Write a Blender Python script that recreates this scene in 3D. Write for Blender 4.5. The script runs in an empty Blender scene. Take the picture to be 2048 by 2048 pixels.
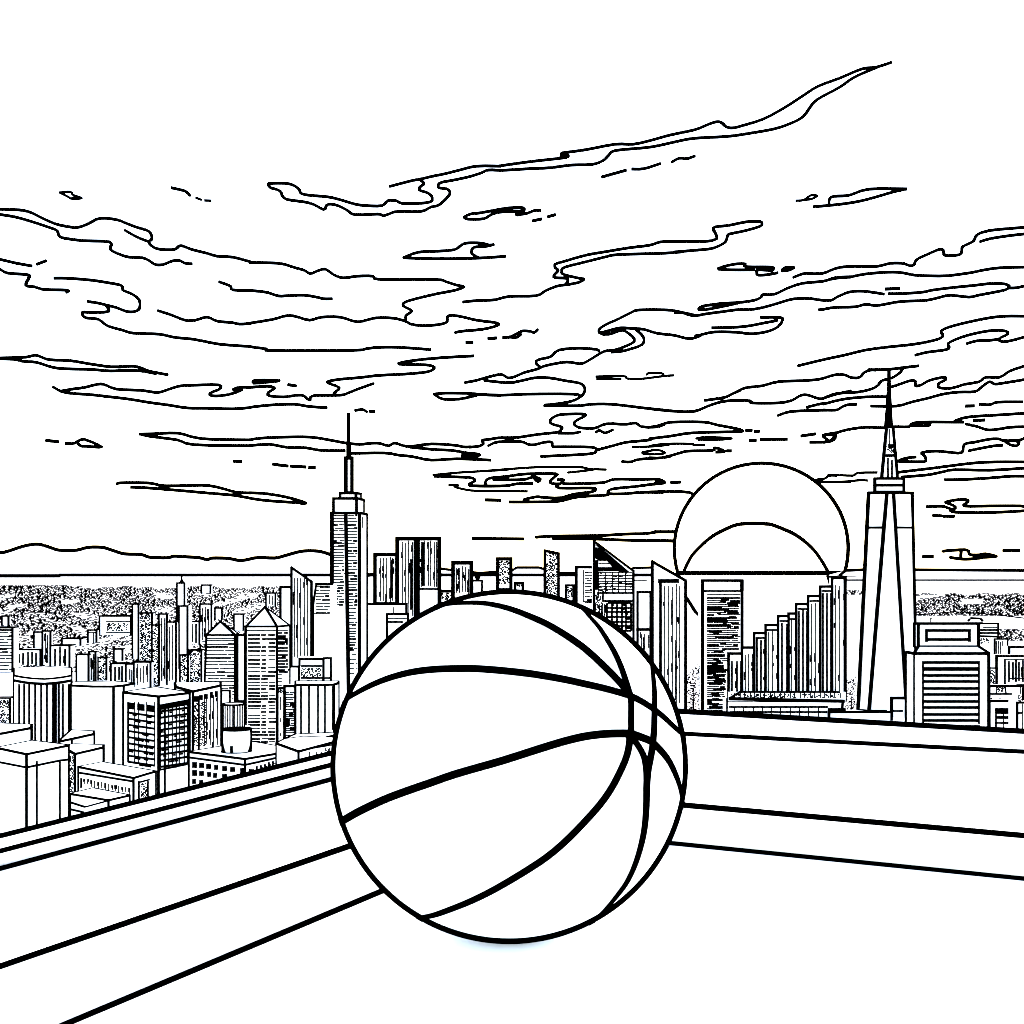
import bpy, math, random
from mathutils import Vector

random.seed(11)
SC = bpy.context.scene
COL = SC.collection

# ---------------------------------------------------------------- camera, sky, sun, exposure
F = 2400.0            # focal length in reference pixels (frame 2048 wide)
HOR = 1150.0          # eye level in the frame
CX = 1024.0
GROW_SKY = 3.0        # the same for lines seen against the bright sky
GROW = 1.8            # every ruled edge is this much wider, to survive the strong exposure
EYE = 180.0           # the terrace is 180 m above the streets

cam_data = bpy.data.cameras.new('camera')
cam_data.sensor_width = 36.0
cam_data.lens = 36.0 * F / 2048.0
cam_data.shift_y = (HOR - 1024.0) / 2048.0
cam_data.clip_start = 0.05
cam_data.clip_end = 900000.0
cam = bpy.data.objects.new('camera', cam_data)
COL.objects.link(cam)
cam.location = (0, 0, EYE)
cam.rotation_euler = (math.radians(90), 0, 0)
SC.camera = cam

SUN_EL, SUN_AZ = math.radians(55), math.atan2(496, 2400)     # azimuth measured from +Y towards +X
world = bpy.data.worlds.new('World')
SC.world = world
world.use_nodes = True
nt = world.node_tree
nt.nodes.clear()
sky = nt.nodes.new('ShaderNodeTexSky')
sky.sky_type = 'NISHITA'
sky.sun_disc = False
sky.sun_elevation = SUN_EL
sky.sun_rotation = SUN_AZ
sky.altitude = 200
bg = nt.nodes.new('ShaderNodeBackground')
bg.inputs['Strength'].default_value = 0.15
wo = nt.nodes.new('ShaderNodeOutputWorld')
nt.links.new(sky.outputs[0], bg.inputs[0])
nt.links.new(bg.outputs[0], wo.inputs[0])

sun_l = bpy.data.lights.new('sunlight', 'SUN')
sun_l.energy = 0.8
sun_l.angle = math.radians(25)          # soft overcast light, no cast shadow has an edge
sun_l.color = (1.0, 0.96, 0.9)
so = bpy.data.objects.new('sunlight', sun_l)
COL.objects.link(so)
d = Vector((math.sin(SUN_AZ) * math.cos(SUN_EL), math.cos(SUN_AZ) * math.cos(SUN_EL), math.sin(SUN_EL)))
so.rotation_euler = d.to_track_quat('Z', 'Y').to_euler()
so.location = (0, 0, EYE + 50)

SC.view_settings.view_transform = 'Standard'
SC.view_settings.look = 'None'
SC.view_settings.gamma = 1.0
SC.view_settings.exposure = 3.0        # the picture is exposed until every pale surface burns out to paper white
SC.view_settings.use_white_balance = True
SC.view_settings.white_balance_temperature = 8200
SC.cycles.max_bounces = 10
SC.cycles.diffuse_bounces = 8
SC.cycles.pixel_filter_type = 'BLACKMAN_HARRIS'
SC.cycles.filter_width = 1.0

# ---------------------------------------------------------------- materials
def mat(name):
    m = bpy.data.materials.new(name)
    m.use_nodes = True
    m.node_tree.nodes.clear()
    return m, m.node_tree

def principled(n, col, rough):
    p = n.nodes.new('ShaderNodeBsdfPrincipled')
    p.inputs['Base Color'].default_value = (*col, 1)
    p.inputs['Roughness'].default_value = rough
    p.inputs['Specular IOR Level'].default_value = 0.0
    return p

def make_white():
    m, n = mat('white_paint')
    p = principled(n, (.88, .88, .88), .9)
    tc = n.nodes.new('ShaderNodeTexCoord')
    no = n.nodes.new('ShaderNodeTexNoise'); no.inputs['Scale'].default_value = 9
    cr = n.nodes.new('ShaderNodeMapRange')
    cr.inputs[3].default_value = .85; cr.inputs[4].default_value = .91
    n.links.new(tc.outputs['Object'], no.inputs['Vector'])
    n.links.new(no.outputs['Fac'], cr.inputs[0])
    n.links.new(cr.outputs[0], p.inputs['Base Color'])
    o = n.nodes.new('ShaderNodeOutputMaterial')
    n.links.new(p.outputs[0], o.inputs[0])
    return m

def make_black():
    m, n = mat('black_ink')
    df = n.nodes.new('ShaderNodeBsdfDiffuse')
    df.inputs[0].default_value = (0, 0, 0, 1)
    o = n.nodes.new('ShaderNodeOutputMaterial')
    n.links.new(df.outputs[0], o.inputs[0])
    return m

def make_rim(name, limit, emit=False):
    """white matt skin that turns black at grazing angles, like a dark nap on a curved surface"""
    m, n = mat(name)
    lw = n.nodes.new('ShaderNodeLayerWeight'); lw.inputs[0].default_value = .5
    gt = n.nodes.new('ShaderNodeMath'); gt.operation = 'GREATER_THAN'
    gt.inputs[1].default_value = limit
    n.links.new(lw.outputs['Facing'], gt.inputs[0])
    mx = n.nodes.new('ShaderNodeMixShader')
    if emit:
        a = n.nodes.new('ShaderNodeEmission'); a.inputs[0].default_value = (1, .97, .9, 1); a.inputs[1].default_value = 1
    else:
        a = principled(n, (.88, .88, .88), .9)
    b = n.nodes.new('ShaderNodeBsdfDiffuse'); b.inputs[0].default_value = (0, 0, 0, 1)
    n.links.new(gt.outputs[0], mx.inputs[0])
    n.links.new(a.outputs[0], mx.inputs[1]); n.links.new(b.outputs[0], mx.inputs[2])
    o = n.nodes.new('ShaderNodeOutputMaterial')
    n.links.new(mx.outputs[0], o.inputs[0])
    return m

WHITE, BLACK = make_white(), make_black()
RIM_BALL = make_rim('ball_leather', 1 - .25)
RIM_SUN = make_rim('sun_glow', 1 - .30, True)
RIM_TANK = make_rim('tank_paint', 1 - .42)
RIMS = {'ball': RIM_BALL, 'sun': RIM_SUN, 'tank': RIM_TANK}

# ---------------------------------------------------------------- geometry helpers
def ray(px, py):
    return Vector(((px - CX) / F, 1.0, (HOR - py) / F))

E0 = Vector((0, 0, EYE))

def at(px, py, Y):
    return E0 + ray(px, py) * Y

def on_z(px, py, z):
    r = ray(px, py)
    return E0 + r * ((z - EYE) / r.z)

def on_plane(px, py, pl):
    p, nrm = pl
    r = ray(px, py)
    return E0 + r * ((p - E0).dot(nrm) / r.dot(nrm))

class MB:
    def __init__(s):
        s.v, s.f, s.m = [], [], []

    def face(s, pts, m=0):
        i = len(s.v)
        s.v += [tuple(p) for p in pts]
        s.f.append(tuple(range(i, i + len(pts)))); s.m.append(m)

    def loft(s, A, B, m=0, cap=True):
        """ring A to ring B with caps"""
        i, n = len(s.v), len(A)
        s.v += [tuple(p) for p in A] + [tuple(p) for p in B]
        for k in range(n):
            l = (k + 1) % n
            s.f.append((i + k, i + l, i + n + l, i + n + k)); s.m.append(m)
        if cap:
            s.f.append(tuple(range(i + n - 1, i - 1, -1))); s.m.append(m)
            s.f.append(tuple(range(i + n, i + 2 * n))); s.m.append(m)

    def box(s, a, b, m=0):
        x0, y0, z0 = a; x1, y1, z1 = b
        s.loft([(x0, y0, z0), (x1, y0, z0), (x1, y1, z0), (x0, y1, z0)],
               [(x0, y0, z1), (x1, y0, z1), (x1, y1, z1), (x0, y1, z1)], m)

    def tube(s, pts, rad, m=1, sides=6):
        n = len(pts)
        base = len(s.v)
        last = None
        for k in range(n):
            a = pts[max(k - 1, 0)]; b = pts[min(k + 1, n - 1)]
            t = (b - a)
            if t.length < 1e-9: t = last or Vector((1, 0, 0))
            t = t.normalized(); last = t
            up = Vector((0, 0, 1)) if abs(t.z) < .9 else Vector((0, 1, 0))
            u = t.cross(up).normalized(); w = u.cross(t).normalized()
            p = pts[k]
            if k == 0: p = p - t * rad[0] * .6
            if k == n - 1: p = p + t * rad[-1] * .6
            for j in range(sides):
                ang = 2 * math.pi * (j + .5) / sides
                s.v.append(tuple(p + (u * math.cos(ang) + w * math.sin(ang)) * rad[k]))
        for k in range(n - 1):
            for j in range(sides):
                l = (j + 1) % sides
                s.f.append((base + k * sides + j, base + k * sides + l, base + (k + 1) * sides + l, base + (k + 1) * sides + j)); s.m.append(m)
        s.f.append(tuple(base + j for j in range(sides - 1, -1, -1))); s.m.append(m)
        s.f.append(tuple(base + (n - 1) * sides + j for j in range(sides))); s.m.append(m)

    def edge(s, a, b, w, sides=4):
        """ink line along an edge, w reference pixels wide seen from the terrace"""
        a, b = Vector(a), Vector(b)
        k = 1.0 if sides > 4 else 1.12
        w = w + GROW
        s.tube([a, b], [w * .5 * a.y / F * k, w * .5 * b.y / F * k], 1, sides)

    def build(s, name, parent=None, mats=None):
        me = bpy.data.meshes.new(name)
        org = Vector((0, 0, 0))
        if s.v:
            xs = [p[0] for p in s.v]; ys = [p[1] for p in s.v]; zs = [p[2] for p in s.v]
            org = Vector(((min(xs) + max(xs)) / 2, (min(ys) + max(ys)) / 2, min(zs)))
        if parent is not None: org = Vector(parent['org'])
        me.from_pydata([(p[0] - org.x, p[1] - org.y, p[2] - org.z) for p in s.v], [], s.f)
        for q in (mats or (WHITE, BLACK)): me.materials.append(q)
        me.polygons.foreach_set('material_index', s.m)
        me.update()
        o = bpy.data.objects.new(name, me)
        COL.objects.link(o)
        if parent is None:
            o.location = org
        else:
            o.parent = parent
        return o

def root(name, org):
    o = bpy.data.objects.new(name, None)
    o.empty_display_size = 1
    COL.objects.link(o)
    o.location = org
    o['org'] = tuple(org)
    return o

def tag(o, label, cat, group=None):
    o['label'] = label; o['category'] = cat
    if group: o['group'] = group
    return o

def structure(o, kind='structure'):
    o['kind'] = kind
    return o

class Marks:
    """thin raised marks on a wall plane (glazing bars, window slots, joints)"""
    def __init__(s, mb, pl, proud=.0007):
        s.mb, s.pl, s.d = mb, pl, proud

    def quad(s, pts, m=1):
        B = [on_plane(x, y, s.pl) for x, y in pts]
        A = [E0 + (p - E0) * (1 - s.d) for p in B]
        B = [E0 + (p - E0) * (1 - s.d * .1) for p in B]
        s.mb.loft(A, B, m)

    def rect(s, x0, y0, x1, y1, m=1):
        x0, y0 = 2 * round(x0 / 2), 2 * round(y0 / 2)
        x1, y1 = max(x0 + 2, 2 * round(x1 / 2)), max(y0 + 2, 2 * round(y1 / 2))
        if m: x0 -= .12; y0 -= .12; x1 += .12; y1 += .12
        s.quad([(x0, y0), (x1, y0), (x1, y1), (x0, y1)], m)

    def line(s, x0, y0, x1, y1, w=2.4):
        n = 2 * max(1, int(w / 2 + .45))
        if abs(x1 - x0) < .01:
            a = 2 * round((x0 - n / 2) / 2); return s.rect(a, min(y0, y1), a + n, max(y0, y1))
        if abs(y1 - y0) < .01:
            a = 2 * round((y0 - n / 2) / 2); return s.rect(min(x0, x1), a, max(x0, x1), a + n)
        w += .7
        L = math.hypot(x1 - x0, y1 - y0) or 1
        nx, ny = -(y1 - y0) / L * w / 2, (x1 - x0) / L * w / 2
        s.quad([(x0 + nx, y0 + ny), (x1 + nx, y1 + ny), (x1 - nx, y1 - ny), (x0 - nx, y0 - ny)])

    def vl(s, xs, y0, y1, w=2.4, rough=0):
        for x in xs:
            a, b = y0, y1
            if rough: a += random.uniform(0, rough); b -= random.uniform(0, rough)
            s.line(x, a, x, b, w)
            if rough and b - a > 30:
                for _ in range(2):
                    q = random.uniform(a, b - 12); s.rect(x - 2.6, q, x + 1, q + random.uniform(6, 18))

    def hl(s, x0, x1, ys, w=2.4):
        for y in ys: s.line(x0, y, x1, y, w)

    def dash(s, x0, x1, y0, y1, step, w=2.2, gap=.22, slope=0.0):
        y = y0
        while y < y1:
            x = x0
            while x < x1:
                if random.random() < gap:
                    x += random.choice((2, 4)); continue
                e = min(x1, x + random.uniform(6, max(10, (x1 - x0) * .9)))
                ya, yb = y + slope * (x - x0), y + slope * (e - x0)
                s.line(x, ya, e, yb, w if random.random() < .75 else w * 1.7)
                x = e + (2 if random.random() < .4 else 0)
                if x1 - x < 3: break
            y += step + random.choice((-.6, 0, .6))

    def stip(s, x0, y0, x1, y1, p=.42, top=None):
        y = 2 * round(y0 / 2)
        while y < y1:
            x = 2 * round(x0 / 2)
            while x < x1:
                if random.random() < p and (top is None or y >= top(x)):
                    n = random.choice((1, 1, 1, 2, 2, 3))
                    s.rect(x, y, min(x + 2 * n, x1), y + 2)
                    x += 2 * n
                x += 2
            y += 2

    def grid(s, x0, y0, x1, y1, nx, ny, w=2.4, blot=.15):
        for i in range(nx + 1):
            x = x0 + (x1 - x0) * i / nx; s.line(x, y0, x, y1, w)
        for j in range(ny + 1):
            y = y0 + (y1 - y0) * j / ny; s.line(x0, y, x1, y, w)
        for i in range(nx):
            for j in range(ny):
                if random.random() < blot:
                    ax = x0 + (x1 - x0) * i / nx; ay = y0 + (y1 - y0) * j / ny
                    s.rect(ax, ay, ax + (x1 - x0) / nx * random.uniform(.3, .9), ay + (y1 - y0) / ny * random.uniform(.3, .9))

class Box:
    """block whose front faces the terrace; pixel sizes give its real size at distance Y"""
    def __init__(s, name, label, x0, x1, yt, Y, d=None, cat='building', group=None, base=0.0):
        s.a = at(x0, yt, Y); s.b = at(x1, yt, Y)
        s.Y, s.x0, s.x1, s.yt, s.base = Y, x0, x1, yt, base
        s.d = d if d else min(abs(s.b.x - s.a.x), 45)
        s.root = root(name, ((s.a.x + s.b.x) / 2, Y, base))
        if label: tag(s.root, label, cat, group)
        s.pl = (Vector((0, Y, 0)), Vector((0, 1, 0)))

    def body(s, w=5, back=False, bottom=False, part='wall', left=True, right=True, topw=None):
        mb = MB(); a, b, Y, d, z0 = s.a, s.b, s.Y, s.d, s.base
        z1 = a.z
        mb.box((a.x, Y, z0), (b.x, Y + d, z1), 0)
        e = mb.edge
        if left: e((a.x, Y, z0), (a.x, Y, z1), w)
        if right: e((b.x, Y, z0), (b.x, Y, z1), w)
        e((a.x, Y, z1), (b.x, Y, z1), topw or w)
        if bottom: e((a.x, Y, z0), (b.x, Y, z0), w)
        if back:
            e((a.x, Y + d, z1), (b.x, Y + d, z1), w)
            e((a.x, Y, z1), (a.x, Y + d, z1), w); e((b.x, Y, z1), (b.x, Y + d, z1), w)
            e((a.x, Y + d, z0), (a.x, Y + d, z1), w); e((b.x, Y + d, z0), (b.x, Y + d, z1), w)
        o = mb.build(part, s.root)
        return o

    def marks(s, fn, part='glazing', parent=None):
        mb = MB(); fn(Marks(mb, s.pl))
        return mb.build(part, s.root) if mb.v else None

class Prism:
    """block seen over its corner: roof outline given in frame pixels, lying level at the height its first corner has at distance Y"""
    def __init__(s, name, label, roof, Y, cat='building', group=None, w=5, bottom=0.0, lift=0.0):
        z = EYE + (HOR - roof[0][1]) / F * Y
        s.z = z
        s.c = [on_z(x, y, z) for x, y in roof]
        cx = sum(p.x for p in s.c) / len(s.c); cy = sum(p.y for p in s.c) / len(s.c)
        s.root = root(name, (cx, cy, bottom))
        if label: tag(s.root, label, cat, group)
        s.bottom, s.w = bottom, w

    def body(s, skip=()):
        mb, rb, n, w = MB(), MB(), len(s.c), s.w
        lo = [Vector((p.x, p.y, s.bottom)) for p in s.c]
        mb.loft(lo, [Vector((p.x, p.y, s.z - .02)) for p in s.c], 0)
        for k in range(n):
            if k not in skip: mb.edge(lo[k], (s.c[k].x, s.c[k].y, s.z), w)
        th = .004 * s.c[0].y * .1
        rb.loft([Vector((p.x, p.y, s.z - .02)) for p in s.c], [Vector((p.x, p.y, s.z + th)) for p in s.c], 0)
        for k in range(n):
            rb.edge(s.c[k], s.c[(k + 1) % n], w)
        mb.build('wall', s.root)
        rb.build('roof', s.root)
        return s

    def plane(s, i):
        a, b = s.c[i], s.c[(i + 1) % len(s.c)]
        t = (b - a); nrm = Vector((t.y, -t.x, 0)).normalized()
        return (a, nrm)

    def marks(s, i, fn, part='glazing'):
        mb = MB(); fn(Marks(mb, s.plane(i)))
        return mb.build(part, s.root) if mb.v else None

def smooth(pts, n=3):
    out = []
    m = len(pts)
    for i in range(m - 1):
        p0 = pts[max(i - 1, 0)]; p1 = pts[i]; p2 = pts[i + 1]; p3 = pts[min(i + 2, m - 1)]
        for k in range(n):
            t = k / n
            q = []
            for c in (0, 1):
                q.append(.5 * (2 * p1[c] + (p2[c] - p0[c]) * t + (2 * p0[c] - 5 * p1[c] + 4 * p2[c] - p3[c]) * t * t + (3 * p1[c] - p0[c] - 3 * p2[c] + p3[c]) * t ** 3))
            out.append(tuple(q))
    out.append(pts[-1])
    return out

def R(n, a, b):
    return [a + (b - a) * i / (n - 1) for i in range(n)]

# ---------------------------------------------------------------- ground, water, hills, horizon
mb = MB()
mb.box((-60000, -2000, -5), (60000, 21600, 0), 0)
structure(mb.build('ground'))
mb = MB()
mb.box((-300000, 21600.5, -6), (300000, 300000, -1), 0)
structure(mb.build('water'))

def ridge(pts, Y, name, w=5):
    mb = MB()
    top = [at(x, y, Y) for x, y in pts]
    for i in range(len(top) - 1):
        a, b = top[i], top[i + 1]
        a0, b0 = Vector((a.x, Y - 9000, -1)), Vector((b.x, Y - 9000, -1))
        a1, b1 = Vector((a.x, Y + 9000, -1)), Vector((b.x, Y + 9000, -1))
        mb.face([a0, b0, b, a]); mb.face([a, b, b1, a1])
    mb.tube([E0 + (q - E0) * .965 for q in top], [.965 * (w + GROW_SKY - .6) * .5 * Y / F] * len(top), 1)
    return structure(mb.build(name))

def zz(z, pts):
    ox, oy, s = z
    return [(ox + x / s, oy + y / s) for x, y in pts]

ZC = (0, 700, 3.864)
rid = [(-60, 1106)] + zz(ZC, [(0,1565),(60,1555),(150,1525),(220,1507),(285,1500),(340,1510),(400,1530),(460,1547),(590,1547),(680,1525),(790,1525),(860,1545),(960,1575),(1090,1580),(1160,1602),(1300,1605),(1340,1593),(1440,1598),(1540,1605),(1600,1620),(1640,1608),(1760,1610),(1840,1625),(1900,1622)]) + \
    [(515.6,1115),(549,1116),(567,1112),(588,1106),(607,1102),(634,1102),(658,1108),(690,1122),(716,1149)]
ridge(smooth(rid, 3), 90000, 'hills', 5.4)
ridge([(716,1149),(868,1146),(880,1137),(903,1140),(960,1146),(1024,1141),(1034,1135),(1078,1135),(1087,1138),(1120,1146),(1180,1146)], 120000, 'hills', 3.6)
ridge([(1255,1146),(1266,1136),(1303,1135),(1330,1140),(1352,1150)], 120000, 'hills', 3.4)
ridge([(1680,1150),(1692,1141),(1735,1139),(1830,1139.5),(2048,1141),(2200,1141)], 120000, 'hills', 4.4)

def level_line(x0, x1, y, Y, w, name='shore_and_reflection_line'):
    mb = MB(); a, b = at(x0, y, Y), at(x1, y, Y)
    h = (w + GROW_SKY - .6) * .5 * Y / F
    mb.box((a.x, Y, a.z - h), (b.x, Y + h * 2, a.z + h), 1)
    return structure(mb.build(name))

level_line(-100, 118, 1152, 78000, 6)
level_line(118, 1352, 1150, 78000, 4.6)
level_line(1352, 1694, 1146, 130000, 7)
level_line(1694, 2150, 1162, 36000, 5.2)
level_line(1266, 1303, 1140, 125000, 2.4)
level_line(1269, 1294, 1162, 36000, 3.6)

def ground_curve(pts, w, name='shore_and_reflection_line'):
    mb = MB(); P3 = [on_z(x, y, 0) for x, y in smooth(pts, 3)]
    mb.tube(P3, [(w + GROW + .8) * .5 * p.y / F for p in P3], 1)
    return structure(mb.build(name))

ground_curve([(1368,1190),(1374,1198),(1383,1212),(1392,1226),(1404,1236)], 6)  # left edge of the sun's reflection on the water, modelled as a dark tube
ground_curve([(1830,1231),(1870,1228),(1910,1225),(1960,1228),(2010,1233),(2060,1239)], 3)
ground_curve([(1656,1153),(1660,1166),(1662,1176)], 6)  # right edge of that sun reflection, likewise drawn as black geometry

# ---------------------------------------------------------------- the sun low over the water
SUNY = 200000.0
def sphere(mb, c, r, m=0, nu=64, nv=32):
    base = len(mb.v)
    for j in range(1, nv):
        th = math.pi * j / nv
        for i in range(nu):
            ph = 2 * math.pi * i / nu
            mb.v.append((c[0] + r * math.sin(th) * math.cos(ph), c[1] + r * math.sin(th) * math.sin(ph), c[2] + r * math.cos(th)))
    top = len(mb.v); mb.v.append((c[0], c[1], c[2] + r)); mb.v.append((c[0], c[1], c[2] - r))
    for j in range(nv - 2):
        for i in range(nu):
            l = (i + 1) % nu
            mb.f.append((base + j * nu + i, base + (j + 1) * nu + i, base + (j + 1) * nu + l, base + j * nu + l)); mb.m.append(m)
    for i in range(nu):
        l = (i + 1) % nu
        mb.f.append((top, base + i, base + l)); mb.m.append(m)
        q = base + (nv - 2) * nu
        mb.f.append((top + 1, q + l, q + i)); mb.m.append(m)

mb = MB()
c = at(1520, 1097, SUNY)
rs = 174.0 / F * SUNY
sphere(mb, c, rs)
sun_o = mb.build('sun', mats=(RIM_SUN, BLACK))
for p in sun_o.data.polygons: p.use_smooth = True
structure(sun_o)
sun_o['org'] = tuple(sun_o.location)
mb = MB()
arc = smooth([(1367,1146),(1378,1122),(1391,1103),(1424,1073),(1466,1052),(1490,1047.5),(1511,1046.7),(1533,1048),(1548,1051),(1590,1069),(1623,1095),(1642,1120),(1657,1146)], 4)
P3 = []
for x, y in arc:
    r = ray(x, y); L = E0 - c
    A = r.dot(r); B = 2 * r.dot(L); C = L.dot(L) - (rs * 1.002) ** 2
    P3.append(E0 + r * ((-B - math.sqrt(max(B * B - 4 * A * C, 0))) / (2 * A)))
mb.tube(P3, [8.6 * .5 * p.y / F for p in P3], 1)
mb.build('inner_arc', sun_o)
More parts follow.
